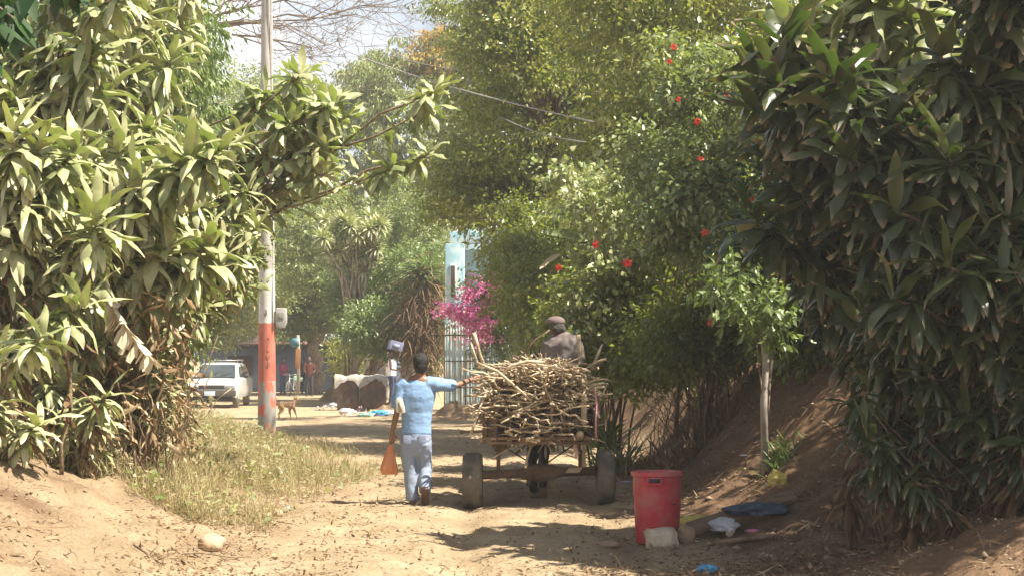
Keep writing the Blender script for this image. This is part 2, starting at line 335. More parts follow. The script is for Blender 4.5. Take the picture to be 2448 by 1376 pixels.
# v: 0 = pale packed road dust, 1 = dark brown bank earth
xx = GX + fbm(GX * .9, GY * .5, 4, 3) * 1.2
soil = np.clip(.95 * sm((xx - xr(GY) + .35) / .9), 0, 1) + .42 * sm((xl(GY) - xx + .2) / 1.4) * (.6 + 1.6 * np.clip(fbm(GX * 1.5, GY * 1.1, 4, 41) + .25, 0, 1)) + .0
patch = .1 * (np.exp(-((GX + .35 + -.12 * np.sin(GY * .25)) / .2) ** 2) + np.exp(-((GX - 1.1 - .12 * np.sin(GY * .25)) / .2) ** 2)) + sm((fbm(GX * .8, GY * .22, 4, 9) + .02) * 2.2) * .25
def groundmat():
    m, t, b, out = nodes('dry_earth'); N = t.nodes; L = t.links
    tc = N.new('ShaderNodeTexCoord'); a = N.new('ShaderNodeAttribute'); a.attribute_name = 'v'
    def noise(sc, det=6, rg=.6, st=None):
        n = N.new('ShaderNodeTexNoise'); n.inputs['Scale'].default_value = sc; n.inputs['Detail'].default_value = det; n.inputs['Roughness'].default_value = rg
        src = tc.outputs['Object']
        if st: mp = N.new('ShaderNodeMapping'); mp.inputs['Scale'].default_value = st; L.new(src, mp.inputs[0]); src = mp.outputs[0]
        L.new(src, n.inputs['Vector']); return n.outputs['Fac']
    def ramp(f, st):
        r = N.new('ShaderNodeValToRGB'); e = r.color_ramp.elements
        while len(e) < len(st): e.new(.5)
        for q, (p, c) in zip(e, st): q.position = p; q.color = (*c, 1) if not np.isscalar(c) else (c, c, c, 1)
        L.new(f, r.inputs[0]); return r.outputs[0]
    def mix(f, x, y, bl='MIX'):
        q = N.new('ShaderNodeMixRGB'); q.blend_type = bl
        for i, s in enumerate((f, x, y)):
            if hasattr(s, 'links'): L.new(s, q.inputs[i])
            else: q.inputs[i].default_value = s if i == 0 else (*s, 1)
        return q.outputs[0]
    road = ramp(noise(1.7, 8, .65, (1, .6, 1)), [(.3, (.29, .21, .125)), (.5, (.4, .3, .185)), (.72, (.52, .405, .265))])
    bank = ramp(noise(2.6, 8, .7), [(.28, (.12, .07, .042)), (.5, (.18, .11, .066)), (.75, (.27, .18, .11))])
    col = mix(a.outputs['Fac'], road, bank)
    peb = ramp(noise(38, 3, .6), [(.3, .72), (.5, 1.), (.7, 1.2)]); col = mix(.85, col, peb, 'MULTIPLY')
    peb = ramp(noise(140, 3, .6), [(.35, .7), (.5, 1.), (.65, 1.3)]); col = mix(.65, col, peb, 'MULTIPLY')
    L.new(col, b.inputs['Base Color']); b.inputs['Roughness'].default_value = .95; b.inputs['Specular IOR Level'].default_value = .1
    bp = N.new('ShaderNodeBump'); bp.inputs['Strength'].default_value = .9; bp.inputs['Distance'].default_value = .06
    L.new(noise(16, 10, .72), bp.inputs['Height']); L.new(bp.outputs[0], b.inputs['Normal']); return m
M['ground'] = groundmat()
gr = quick_mesh('ground', V, F, np.clip(soil + patch, 0, 1).ravel(), M['ground'], None, smooth=True); tag(gr, kind='structure')

# ---------------------------------------------------------------- trees
def limb_path(a, b, sag=.15, k=7, wig=.06):
    a = np.array(a, float); b = np.array(b, float); L = np.linalg.norm(b - a); t = np.linspace(0, 1, k)[:, None]
    mid = np.array([(b - a)[0] * .25, (b - a)[1] * .25, (b - a)[2] * .6 + sag * L])
    P = a * (1 - t) ** 2 + 2 * t * (1 - t) * (a + mid) + b * t ** 2
    return P + rng.normal(size=(k, 3)) * wig * L * .3 * np.sin(PI * t)
def clumps(lobes):
    C = []
    for (cx, cy, cz, rx, ry, rz, n) in lobes:
        d = rvec(n); r = rng.uniform(.25, 1, n) ** .45
        ph = 1 + .22 * np.sin(d[:, 0] * 5 + cx) * np.cos(d[:, 2] * 6 + cz)
        C.append(np.array((cx, cy, cz)) + d * (r * ph)[:, None] * np.array((rx, ry, rz)))
    return np.concatenate(C)
def foliage(C, per, cr, L, Wd, T=TQ, F=FQ, droop=.3, vm=.45, vs=.25, up=.5, center=None, flat=.6):
    n = len(C) * per; cid = np.repeat(np.arange(len(C)), per)
    # short leafy twigs inside each clump
    nt_ = max(3, per // 9); tw = rng.integers(0, nt_, n); key = cid * nt_ + tw
    TD = unit(rvec(len(C) * nt_) * (1, 1, .7) + np.array((0, 0, .25 - droop))); TR = rng.uniform(.7, 1.5, len(C))[:, None]
    along = rng.uniform(.15, 1.6, n)[:, None]
    off = TD[key] * along * cr * TR[cid] * np.array((1, 1, flat)) + rng.normal(size=(n, 3)) * cr * .13
    P = C[cid] + off
    D = unit(rvec(n) * .7 + TD[key] * .7 - np.array((0, 0, droop)) * 1.2)
    N = unit(rvec(n) + np.array((0, 0, up * 2)))
    ll = L * rng.uniform(.6, 1.25, n); v = np.clip(vm + vs * .6 * rng.normal(size=len(C))[cid] + vs * .8 * rng.normal(size=n), 0, 1)
    return leaves(P, D, N, ll, ll * Wd, v, T, F)
def tree(name, label, base, tr, lobes, per, cr, L, Wd=.5, m='fine', bark='bark', group=None, limbs=7, cat='tree', T=TQ, F=FQ, droop=.3, vm=.45, vs=.25, fork=.45, extra=None, tlean=(0, 0), flat=.6, twigs=0, up=.22):
    x, y = base; z = g(x, y) - .1; t = thing(name, label, cat, (x, y, z), group)
    C = clumps(lobes); cz = C[:, 2]; q = rng.choice(len(C), min(limbs, len(C)), replace=False)
    cen = np.array(lobes[0][:3]); fk = np.array((x + tlean[0], y + tlean[1], z + (cen[2] - z) * fork))
    mb = MB(); P = np.linspace((x, y, z), fk, 7) + rng.normal(size=(7, 3)) * tr * .35; P[0] = (x, y, z)
    mb.tube(P, [tr * k for k in (1.35, 1.08, .98, .93, .9, .88, .8)], 10)
    for i in q: mb.tube(limb_path(fk - (0, 0, tr), C[i]), np.linspace(tr * .6, tr * .1, 7), 6)
    for i in rng.choice(len(C), min(twigs, len(C)), replace=False):
        j = q[rng.integers(len(q))]; mb.tube(limb_path((C[j] + fk) / 2, C[i]), np.linspace(tr * .2, tr * .05, 7), 4)
    mb.build('trunk', M[bark], t, fix=False)
    V, FF, A = foliage(C, per, cr, L, Wd, T, F, droop, vm, vs, flat=flat, up=up)
    quick_mesh('crown', V, FF, A, M[m], t)
    if extra:
        for (nm, mm, sel, per2, L2) in extra:
            Cs = C[sel(C)]
            if len(Cs): V, FF, A = foliage(Cs, per2, cr, L2, .6); quick_mesh(nm, V, FF, A, M[mm], t)
    return t
def L3(u, v, Y, ru, ry, rv, n):     # an ellipsoid lobe of a crown: centre and size given where it shows
    p = at(u, v, Y); return (p[0], p[1], p[2], ru * Y / FPX, ry, rv * Y / FPX, n)

# big fine-leaved tree over the road, right of centre
tree('fine_leaved_tree', 'big shady tree with tiny leaves arching over the blue gate', (2.6, 38), .28,
     [L3(1330, 230, 36, 270, 2.2, 260, 200), L3(1250, 50, 36, 130, 1.6, 120, 70), L3(1120, 440, 37, 100, 1.2, 110, 55), L3(1400, -160, 36, 290, 2, 150, 110), L3(1270, 500, 36, 190, 1.3, 140, 90), L3(1230, 300, 39, 130, 1, 130, 70)],
     125, .46, .125, .5, 'fine', limbs=14, fork=.35, vm=.42, tlean=(-.6, -.5), twigs=30)
tree('fine_leaved_tree', 'tall fine leaved tree on the bank behind the red hibiscus flowers', (5.4, 31), .24,
     [L3(1620, 170, 29, 250, 2.0, 260, 190), L3(1720, -80, 29, 340, 2.2, 200, 130), L3(1480, -40, 30, 200, 1.6, 150, 80), L3(1560, 420, 29, 190, 1.2, 160, 90)],
     125, .42, .11, .5, 'fine', limbs=14, fork=.45, vm=.5, twigs=26)
# overhang from upper centre against the sky
tree('overhanging_tree', 'dark leaved tree whose thin sprays hang against the white sky', (1.4, 47), .2,
     [L3(1240, 40, 44, 90, 1.2, 150, 70), L3(1110, 90, 44, 55, .7, 70, 30), L3(1060, 10, 44, 70, .5, 22, 16)], 110, .3, .11, .35, 'fine', limbs=7, vm=.25, fork=.7, droop=.6)
# mango with yellow blossom
tree('mango_tree', 'rounded tree crowned with yellow orange blossom below the sky gap', (-4.6, 78), .4,
     [L3(1000, 300, 76, 190, 3.4, 200, 360), L3(1080, 170, 76, 110, 2.4, 90, 120), L3(880, 230, 77, 70, 1.6, 110, 90), L3(930, 460, 76, 150, 2.2, 100, 120)],
     120, .5, .21, .3, 'far', limbs=9, droop=.8, vm=.5, vs=.3, extra=[('blossoms', 'blossom', lambda C: (C[:, 2] > Z_(195, 76)) & (C[:, 0] > X_(960, 76)), 90, .17)])
# trees behind the pole
tree('feathery_tree', 'pale feathery tree standing far behind the utility pole', (-13.6, 88), .3,
     [L3(640, 350, 86, 150, 3, 170, 240), L3(530, 240, 86, 120, 2.4, 90, 110), L3(740, 250, 87, 70, 2, 80, 60), L3(690, 500, 84, 150, 2.5, 110, 160)], 110, .55, .17, .4, 'far', limbs=7, vm=.62)
tree('feathery_tree', 'lime green tree hanging over the white car', (-15.0, 76), .25,
     [L3(560, 620, 74, 130, 2, 170, 220), L3(430, 500, 74, 150, 2, 200, 200), L3(640, 690, 72, 60, 1.5, 70, 70), L3(480, 760, 74, 140, 1.8, 90, 120)], 110, .45, .16, .4, 'far', limbs=7, vm=.75)
tree('grey_trunk_tree', 'leafy tree with a grey forked trunk below the street lamp arm', (-5.0, 67), .16,
     [L3(800, 600, 65, 190, 2.2, 120, 260), L3(960, 560, 65, 110, 1.8, 120, 150), L3(720, 480, 66, 110, 1.6, 70, 90), L3(940, 690, 64, 120, 1.5, 80, 120)], 110, .42, .15, .42, 'far', 'barkpale', limbs=8, vm=.5)
tree('dark_shade_tree', 'dark tree with its trunk rising behind the man in the red shirt', (-9.2, 78), .3,
     [L3(770, 640, 77, 110, 2, 110, 150), L3(720, 760, 78, 90, 1.6, 60, 80), L3(860, 740, 80, 120, 1.6, 60, 110)], 110, .45, .16, .42, 'fine', limbs=6, vm=.15, vs=.15)
tree('small_shade_tree', 'slim trunked bright tree between the two rubbish bins and the gate', (-4.95, 62), .09,
     [L3(900, 730, 61, 110, 1.6, 70, 130), L3(990, 660, 60, 90, 1.5, 80, 110), L3(870, 770, 62, 50, 1.2, 35, 40), L3(1010, 760, 60, 60, 1.2, 60, 60)], 110, .36, .13, .5, 'fine2', 'barkpale', limbs=8, vm=.6)
for (lab, bx, by, lob) in [
    ('leaning green tree seen in the gap left of the utility pole', -18.5, 92, [L3(360, 560, 90, 200, 3, 260, 260), L3(560, 780, 90, 150, 2.4, 90, 140)]),
    ('broad tree closing the view behind the blue painted wall', -6.0, 96, [L3(800, 760, 95, 260, 3, 120, 220), L3(1000, 800, 95, 160, 3, 130, 120), L3(640, 640, 97, 200, 3, 190, 200), L3(900, 560, 97, 260, 3, 160, 260), L3(1080, 500, 97, 120, 3, 260, 160)])]:
    tree('background_tree', lab, (bx, by), .35, lob, 90, .6, .19, .45, 'far', limbs=6, vm=.42, group='trees closing the view down the road')
# trees on the banks behind the strap-leaved hedges
tree('bank_tree', 'tall leafy tree rising behind the left hedge', (-8.2, 29), .25, [L3(240, 200, 27, 330, 1.8, 350, 330), L3(60, 500, 26, 260, 1.4, 330, 240), L3(390, 60, 28, 90, 1.4, 190, 90), L3(330, 700, 26, 150, 1.2, 200, 150)],
     95, .36, .14, .34, 'fine2', limbs=9, droop=.7, vm=.7, T=TQ)
tree('bank_tree', 'sunlit lime green tree peeking over the right hedge top', (6.6, 21), .14, [L3(2230, 40, 20, 190, 1.0, 110, 100), L3(2120, -80, 20, 200, 1, 80, 60)], 110, .3, .12, .32, 'bright', limbs=7, vm=.5, fork=.75)
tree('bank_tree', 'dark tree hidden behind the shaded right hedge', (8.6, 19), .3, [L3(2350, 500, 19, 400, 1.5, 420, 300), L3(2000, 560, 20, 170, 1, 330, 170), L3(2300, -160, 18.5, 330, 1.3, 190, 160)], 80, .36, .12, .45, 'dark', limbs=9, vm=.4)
tree('roadside_shade_tree', 'unseen shade tree past the right edge, crown shaped to darken the hedge', (8.2, 14), .3, [(7.5, 13.4, 6.4, 1.9, 3.1, .9, 170), (9.2, 15.0, 7.0, 1.9, 3.4, 1.7, 150), (5.9, 11.4, 6.0, 1.2, 1.3, .7, 50), (9.0, 20.5, 8.0, 1.4, 2.0, 1.2, 40)], 75, .42, .2, .5, 'fine2', limbs=9, vm=.3, fork=.6)  # out of view; crown placed and flattened to shade hedge and road edge
# trees standing right of the road that shade it further down
tree('roadside_shade_tree', 'wide tree crown shading the road beyond the cart', (6.5, 42), .3, [(2.6, 40.5, 9.5, 2.6, 3.4, 1.8, 110), (4.5, 46, 9, 2.4, 2.6, 2, 90)], 110, .4, .13, .45, 'fine', limbs=9, vm=.4, fork=.6)

# bare tree against the sky
def bare_tree():
    x, y = X_(640, 60) - 3.5, 60; t = thing('bare_tree', 'leafless tree whose thin branches cross the white sky', 'tree', (x, y, g(x, y) - .2))
    mb = MB(); tips = []
    base = np.array((x, y, g(x, y) - .2)); top = at(480, 60, 60)
    mb.tube(limb_path(base, top, 0), np.linspace(.22, .1, 7), 8)
    def grow(p, d, L, r, dep):
        k = 7; P = [p]; dd = d
        for i in range(k - 1):
            dd = unit(dd + rng.normal(size=3) * .13 + np.array((.02, 0, .02))); P.append(P[-1] + dd * L / (k - 1))
        mb.tube(np.array(P), np.linspace(r, r * .55, k), 5)
        if dep > 0:
            for c in range(rng.integers(2, 5)):
                i = rng.integers(2, k); s = unit(dd + rng.normal(size=3) * np.array((.6, .5, .6)))
                grow(P[i], s, L * rng.uniform(.5, .8), max(r * .5, .008), dep - 1)
    for tgt in [(900, 0), (880, -70), (860, 60), (760, 90), (700, -20), (640, 30), (830, 90), (600, -60), (700, 120)]:
        e = at(*tgt, 60); d = unit(e - top); grow(top + rng.normal(size=3) * .1, d, np.linalg.norm(e - top) * .75, .05, 4)
    mb.build('trunk', M['bark'], t, fix=False)
bare_tree()

# ---------------------------------------------------------------- strap-leaved (dracaena) hedges
LG = 'strap leaved shrubs forming the sunlit left hedge'; RG = 'strap leaved shrubs forming the shaded right hedge'
def drac(label, base, vol, ncane, rl=30, hang=26, L=.42, Wd=.075, m='drac', group=None, dead=10, obov=0., cb=.5, seed=None, sprawl=.5, straight=False, a_lo=-.6, name='strap_leaf_shrub', below=None):
    u0, u1, v0, v1, y0, y1 = vol
    x, y = base; z = g(x, y) - .08; t = thing(name, label, 'shrub', (x, y, z), group)
    parts = []; deads = []
    for c in range(ncane):
        Y = rng.uniform(y0, y1); tip = at(rng.uniform(u0, u1), v0 + (v1 - v0) * (c + rng.uniform(0, 1)) / ncane, Y)
        zg = g(tip[0], Y)
        if tip[2] < zg + .25: tip[2] = zg + rng.uniform(.25, .5)
        b = np.array((x + rng.normal() * sprawl, y + rng.normal() * sprawl * .6, 0)); b[2] = g(b[0], b[1]) - .05
        if tip[2] - b[2] < .9: b[:2] = tip[:2] + (b[:2] - tip[:2]) * .35; b[2] = g(b[0], b[1]) - .05
        P = limb_path(b, tip, .12, 11, .12)
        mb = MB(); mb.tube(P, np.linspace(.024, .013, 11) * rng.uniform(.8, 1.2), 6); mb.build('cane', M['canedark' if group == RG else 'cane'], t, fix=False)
        ax = unit(P[-1] - P[-2]); hx = math.atan2(ax[1], ax[0])
        n = rl; k = np.linspace(0, 1, n)          # 0 = centre of the rosette, 1 = its lowest leaves
        hd = np.arange(n) * 2.4 + rng.uniform(0, 6) + rng.normal(0, .25, n)
        a0 = 1.2 - k * 2.1 + rng.normal(0, .28, n)
        dr = np.minimum(.8 + k * 1.1 + rng.normal(0, .3, n), a0 + 1.6)
        ll = L * (.55 + .55 * np.sin(PI * np.clip(.25 + k * .6, 0, 1))) * rng.uniform(.8, 1.15, n)
        bp = P[-1] + ax * ((.06 - k * .26) * L / .42)[:, None]
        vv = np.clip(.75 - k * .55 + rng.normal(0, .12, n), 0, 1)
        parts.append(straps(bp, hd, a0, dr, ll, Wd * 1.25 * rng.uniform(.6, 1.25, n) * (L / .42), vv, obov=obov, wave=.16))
        if hang:
            n = hang; idx = len(P) - 1 - rng.uniform(.3, 4.2, n); i0 = np.clip(idx.astype(int), 0, len(P) - 2); fr = (idx - i0)[:, None]
            bp = P[i0] * (1 - fr) + P[i0 + 1] * fr
            hd = rng.uniform(0, 6.28, n); a0 = rng.uniform(a_lo, .35, n); dr = rng.uniform(.7, 1.6, n)
            dr = np.minimum(dr, a0 + 1.5)
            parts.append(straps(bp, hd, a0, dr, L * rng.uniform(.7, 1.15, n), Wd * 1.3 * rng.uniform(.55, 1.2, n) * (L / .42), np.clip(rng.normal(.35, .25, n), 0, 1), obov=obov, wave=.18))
        if dead:
            n = dead; idx = rng.uniform(1.5, len(P) - 4, n); i0 = idx.astype(int); fr = (idx - i0)[:, None]; bp = P[i0] * (1 - fr) + P[i0 + 1] * fr
            hd = rng.uniform(0, 6.28, n); a0 = rng.uniform(-1.2, -.3, n)
            deads.append(straps(bp, hd, a0, np.minimum(rng.uniform(.2, 1, n), a0 + 1.52), L * rng.uniform(.6, 1.1, n), Wd * rng.uniform(.3, .8, n), rng.uniform(0, .8, n), wave=.3, twist=rng.normal(0, 1.5, n)))
    V, F, A, B = joinm(parts); quick_mesh('foliage', V, F, A, M[m], t, True, B)
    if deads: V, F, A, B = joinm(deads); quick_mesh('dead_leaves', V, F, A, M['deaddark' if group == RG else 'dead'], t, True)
    return t
LG = 'strap leaved shrubs forming the sunlit left hedge'; RG = 'strap leaved shrubs forming the shaded right hedge'
drac('nearest sunlit strap leaf shrub at the lower left frame edge', (-4.7, 14.2), (-140, 100, 800, 1090, 13.6, 14.6), 8, L=.34, Wd=.07, group=LG, sprawl=.25, rl=16, hang=14, a_lo=-1)
drac('tall dusty shrub filling the left frame edge at mid height', (-5.0, 15.2), (-200, 260, 300, 800, 14.4, 15.6), 15, L=.44, group=LG, sprawl=.4, rl=22, hang=44, a_lo=-1.1)
drac('dusty shrub topping the hedge in the upper left corner', (-5.2, 16.4), (-200, 330, -150, 330, 15.4, 17), 15, L=.46, group=LG, sprawl=.4, rl=22, hang=44, a_lo=-1.1)
drac('pale leaved shrub with one big star shaped rosette in the middle of the left hedge', (-4.4, 16.6), (230, 520, 330, 650, 15.8, 17), 11, L=.5, Wd=.08, group=LG, sprawl=.3, rl=22, hang=44, a_lo=-1.1)
drac('sunlit shrub hanging over the dried banana leaf', (-4.7, 17.6), (180, 520, 560, 760, 16.8, 18), 8, L=.4, group=LG, sprawl=.3, dead=18, rl=22, hang=44, a_lo=-1.1)
drac('upright shrub with long narrow leaves beside the sky gap', (-5.2, 20), (270, 520, -130, 250, 18.5, 21), 12, L=.5, Wd=.06, group=LG, sprawl=.3)
drac('ragged shrub with withered leaves trailing above the white car', (-5.3, 20.3), (380, 600, 480, 700, 19.2, 20.6), 14, L=.36, group=LG, sprawl=.2, dead=26, rl=16, hang=40, a_lo=-1.2)
drac('low dusty shrub rooted on the left bank behind the brown stems', (-5.0, 17.2), (60, 330, 780, 960, 16, 17.4), 6, L=.36, group=LG, sprawl=.3, dead=26)
drac('dense pale shrub filling the hedge under the reaching branches', (-5.2, 19.6), (420, 610, 330, 640, 18.8, 19.8), 18, L=.34, Wd=.07, group=LG, sprawl=.2, rl=18, hang=40, a_lo=-1.1)
drac('olive shrub crowded behind the big star shaped rosette', (-4.9, 18.2), (120, 430, 250, 560, 17.4, 18.4), 12, L=.4, group=LG, sprawl=.3, rl=18, hang=44, a_lo=-1.1)
drac('low shrub with limp leaves touching the ground at the left hedge foot', (-4.4, 16.2), (40, 260, 900, 1060, 15.4, 16.2), 8, L=.32, Wd=.06, group=LG, sprawl=.2, rl=12, hang=34, a_lo=-1.3, dead=24)
drac('limp olive shrub filling the left hedge foot below the banana leaf', (-4.5, 17.6), (250, 430, 860, 1010, 16.8, 17.6), 9, L=.3, Wd=.06, group=LG, sprawl=.2, rl=12, hang=34, a_lo=-1.3, dead=24)
# the branching shrub that reaches over the road
drac('broad leaved shrub reaching far over the road in front of the pole', (-5.6, 21.5), (540, 760, 180, 440, 19.8, 21), 14, rl=22, hang=16, L=.36, Wd=.1, m='obov', obov=.5, dead=2, sprawl=.15, name='spreading_shrub')
drac('long arching branches tipped with green leaf stars beside the big tree', (-5.3, 21.3), (750, 1035, 225, 430, 19.6, 20.6), 13, rl=22, hang=18, L=.34, Wd=.1, m='obov', obov=.5, dead=2, sprawl=.15, name='spreading_shrub')
# shaded right hedge
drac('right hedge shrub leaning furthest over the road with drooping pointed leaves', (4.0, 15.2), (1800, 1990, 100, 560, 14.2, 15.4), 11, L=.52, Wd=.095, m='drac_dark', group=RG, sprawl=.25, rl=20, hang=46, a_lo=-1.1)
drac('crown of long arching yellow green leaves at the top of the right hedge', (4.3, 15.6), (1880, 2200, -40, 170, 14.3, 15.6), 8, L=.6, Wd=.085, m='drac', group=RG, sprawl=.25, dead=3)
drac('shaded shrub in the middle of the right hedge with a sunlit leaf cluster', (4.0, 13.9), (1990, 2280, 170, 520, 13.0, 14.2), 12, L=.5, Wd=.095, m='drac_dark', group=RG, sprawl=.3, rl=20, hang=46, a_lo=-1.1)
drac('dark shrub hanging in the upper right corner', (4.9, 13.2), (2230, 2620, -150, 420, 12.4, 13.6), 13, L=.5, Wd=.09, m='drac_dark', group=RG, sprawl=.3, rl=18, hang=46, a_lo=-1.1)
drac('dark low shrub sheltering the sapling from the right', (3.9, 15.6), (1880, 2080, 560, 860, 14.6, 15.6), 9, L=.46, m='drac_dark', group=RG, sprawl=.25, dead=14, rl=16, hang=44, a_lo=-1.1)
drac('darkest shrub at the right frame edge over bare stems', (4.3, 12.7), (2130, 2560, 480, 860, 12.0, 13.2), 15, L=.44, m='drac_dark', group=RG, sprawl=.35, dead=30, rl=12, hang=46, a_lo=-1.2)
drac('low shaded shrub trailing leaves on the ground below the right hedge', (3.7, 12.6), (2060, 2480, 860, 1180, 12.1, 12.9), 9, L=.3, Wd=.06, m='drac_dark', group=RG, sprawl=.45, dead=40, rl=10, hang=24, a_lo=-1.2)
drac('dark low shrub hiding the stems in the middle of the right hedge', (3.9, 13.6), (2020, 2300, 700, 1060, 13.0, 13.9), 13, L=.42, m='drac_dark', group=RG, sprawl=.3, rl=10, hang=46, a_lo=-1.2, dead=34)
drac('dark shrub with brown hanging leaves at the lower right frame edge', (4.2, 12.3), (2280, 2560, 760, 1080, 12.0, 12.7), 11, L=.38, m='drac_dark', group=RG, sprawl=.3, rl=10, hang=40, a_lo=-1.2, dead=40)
# big dark leaves hanging into the top left corner
def corner():
    x, y = -4.6, 9.0; t = thing('broad_leaved_tree', 'dark broad leaves of a near tree hanging into the top left corner', 'tree', (x, y, g(x, y)))
    mb = MB(); tips = []
    mb.tube(limb_path((x, y, g(x, y)), (-3.8, 8.8, 4.4), 0), np.linspace(.12, .06, 7), 8)
    Ps = []; Ds = []
    for k in range(46):
        inn = k < 17
        u = rng.uniform(-40, 250) if inn else rng.uniform(-400, 330); v = rng.uniform(-90, 110) if inn else rng.uniform(-700, -60)
        if inn and u > 150: v -= 60
        e = at(u, v, rng.uniform(8.2, 9.3)); mb.tube(limb_path((-3.8, 8.8, 4.4), e), np.linspace(.02, .006, 7), 5)
        for j in range(7): Ps.append(e + rng.normal(size=3) * (.05, .06, .04)); Ds.append(unit(rng.normal(size=3) * .6 + np.array((0, 0, -.9))))
    mb.build('trunk', M['bark'], t, fix=False); Ps = np.array(Ps); n = len(Ps)
    L = rng.uniform(.12, .2, n); V, F, A = leaves(Ps, np.array(Ds), rvec(n) + np.array((0, -.4, .5)), L, L * .52, rng.uniform(0, 1, n), TH * (1, 1, .6), FH); quick_mesh('crown', V, F, A, M['dark'], t)
corner()

# ---------------------------------------------------------------- shrubs on the right bank
def shrub(name, label, lobes, per, cr, L, Wd, m, base=None, stems=7, group=None, T=TQ, F=FQ, droop=.3, vm=.45, vs=.25, bark='cane', cat='shrub', up=.5, flat=.8, sr=.02):
    c0 = lobes[0]; x, y = base or (c0[0] + .2, c0[1] + .2); z = g(x, y) - .05; t = thing(name, label, cat, (x, y, z), group)
    C = clumps(lobes); zg = ground(C[:, 0], C[:, 1]); C[:, 2] = np.maximum(C[:, 2], zg + .1)
    mb = MB()
    for i in rng.choice(len(C), min(stems, len(C)), replace=False):
        b = (x + rng.normal() * .15, y + rng.normal() * .12, z); mb.tube(limb_path(b, C[i]), np.linspace(sr, sr * .3, 7), 5)
    mb.build('stem', M[bark], t, fix=False)
    V, FF, A = foliage(C, per, cr, L, Wd, T, F, droop, vm, vs, flat=flat, up=up); quick_mesh('foliage', V, FF, A, M[m], t)
    return t, C
def flower(p, r, parent, name='flower', m='red'):
    k = 5; V = []; F = []; ax = unit(np.array((rng.normal() * .4 - .2, -1., rng.normal() * .4 + .3)))
    s = unit(np.cross(ax, (0, 0, 1.))); w = np.cross(s, ax); n = 0
    for i in range(k):
        q = i * 2 * PI / k + rng.uniform(-.2, .2); d = s * math.cos(q) + w * math.sin(q); e = np.cross(ax, d)
        V += [p, p + d * r * .6 + e * r * .42 + ax * r * .25, p + d * r * 1.1 + e * r * .3 + ax * r * .1, p + d * r * 1.1 - e * r * .3 + ax * r * .15, p + d * r * .6 - e * r * .42 + ax * r * .3]
        F.append((n, n + 1, n + 2, n + 3, n + 4)); n += 5
    mb = MB().add(V, F, rng.uniform(.1, .9)); mb.tube([p, p + ax * r * .7, p + ax * r * 1.4 - np.array((0, 0, r * .3))], [r * .07] * 3, 5)
    return mb.build(name, M[m], parent, fix=False, smooth=False)
hib, hc = shrub('hibiscus_bush', 'tall hibiscus bush carrying scattered red flowers beside the dark hedge',
    [L3(1700, 330, 21, 95, .5, 200, 80), L3(1640, 520, 21, 110, .6, 110, 70), L3(1640, 180, 21, 60, .3, 90, 20), L3(1560, 400, 22, 90, .5, 100, 40), L3(1800, 640, 20, 90, .4, 90, 30)], 60, .27, .085, .62, 'vine', base=(X_(1700, 22), 22), T=TH, F=FH, stems=12, vm=.4, up=.8)
for u, v in [(1611, 113), (1738, 227), (1838, 277), (1675, 380), (1801, 480), (1685, 557), (1622, 238), (1667, 292), (1600, 148), (1425, 585), (1500, 630), (1700, 770), (1690, 690), (1335, 640)]:
    flower(at(u, v, 20.0 - .4 * (u < 1560)), rng.uniform(.036, .058) if u not in (1622, 1600) else .03, hib)
vin, _ = shrub('climbing_vine', 'pale heart leaved vine trailing from the big tree above the driver',
    [L3(1440, 480, 24, 110, .4, 60, 30), L3(1370, 420, 25, 80, .3, 25, 16), L3(1560, 560, 24, 110, .4, 80, 34), L3(1410, 700, 24, 40, .2, 110, 18), L3(1470, 600, 24, 70, .3, 50, 16)], 36, .26, .09, .75, 'vine', base=(X_(1450, 25), 25), T=TH, F=FH, cat='vine', vm=.72, stems=12, up=.3, sr=.012)
BG = 'shrubs growing on the shaded right bank'
for (lab, lobes, m, L, Wd, vm) in [
    ('dense shrub filling the bank right behind the cart driver', [L3(1430, 760, 25, 110, .8, 130, 110), L3(1560, 700, 25, 120, .8, 120, 110), L3(1480, 870, 25, 60, .6, 60, 40)], 'fine', .11, .5, .45),
    ('tangled shrub between the driver and the gate post', [L3(1290, 700, 30, 90, .8, 100, 90), L3(1330, 830, 30, 80, .7, 60, 60), L3(1230, 620, 31, 80, .7, 60, 60)], 'fine', .09, .5, .35),
    ('dry tangled shrub above the brown bank', [L3(1650, 800, 22, 110, .6, 90, 90), L3(1580, 860, 24, 90, .5, 40, 40), L3(1740, 700, 22, 80, .5, 100, 70)], 'fine', .09, .5, .3),
    ('dark shrub under the big tree beside the gate', [L3(1400, 620, 33, 170, 1.0, 120, 150), L3(1560, 540, 32, 170, 1.0, 130, 150), L3(1300, 560, 34, 130, .8, 90, 90)], 'fine', .1, .5, .3),
    ('dark undergrown shrub just left of the leaning sapling', [L3(1760, 560, 23, 130, .8, 160, 120), L3(1860, 700, 21, 80, .6, 120, 70), L3(1930, 800, 20, 70, .5, 70, 40)], 'fine', .12, .45, .25),
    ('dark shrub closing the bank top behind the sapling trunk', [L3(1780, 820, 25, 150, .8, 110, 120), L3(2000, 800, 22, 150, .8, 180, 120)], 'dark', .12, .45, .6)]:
    shrub('bank_shrub', lab, lobes, 90, .3, L, Wd, m, group=BG, vm=vm, vs=.22, stems=10)
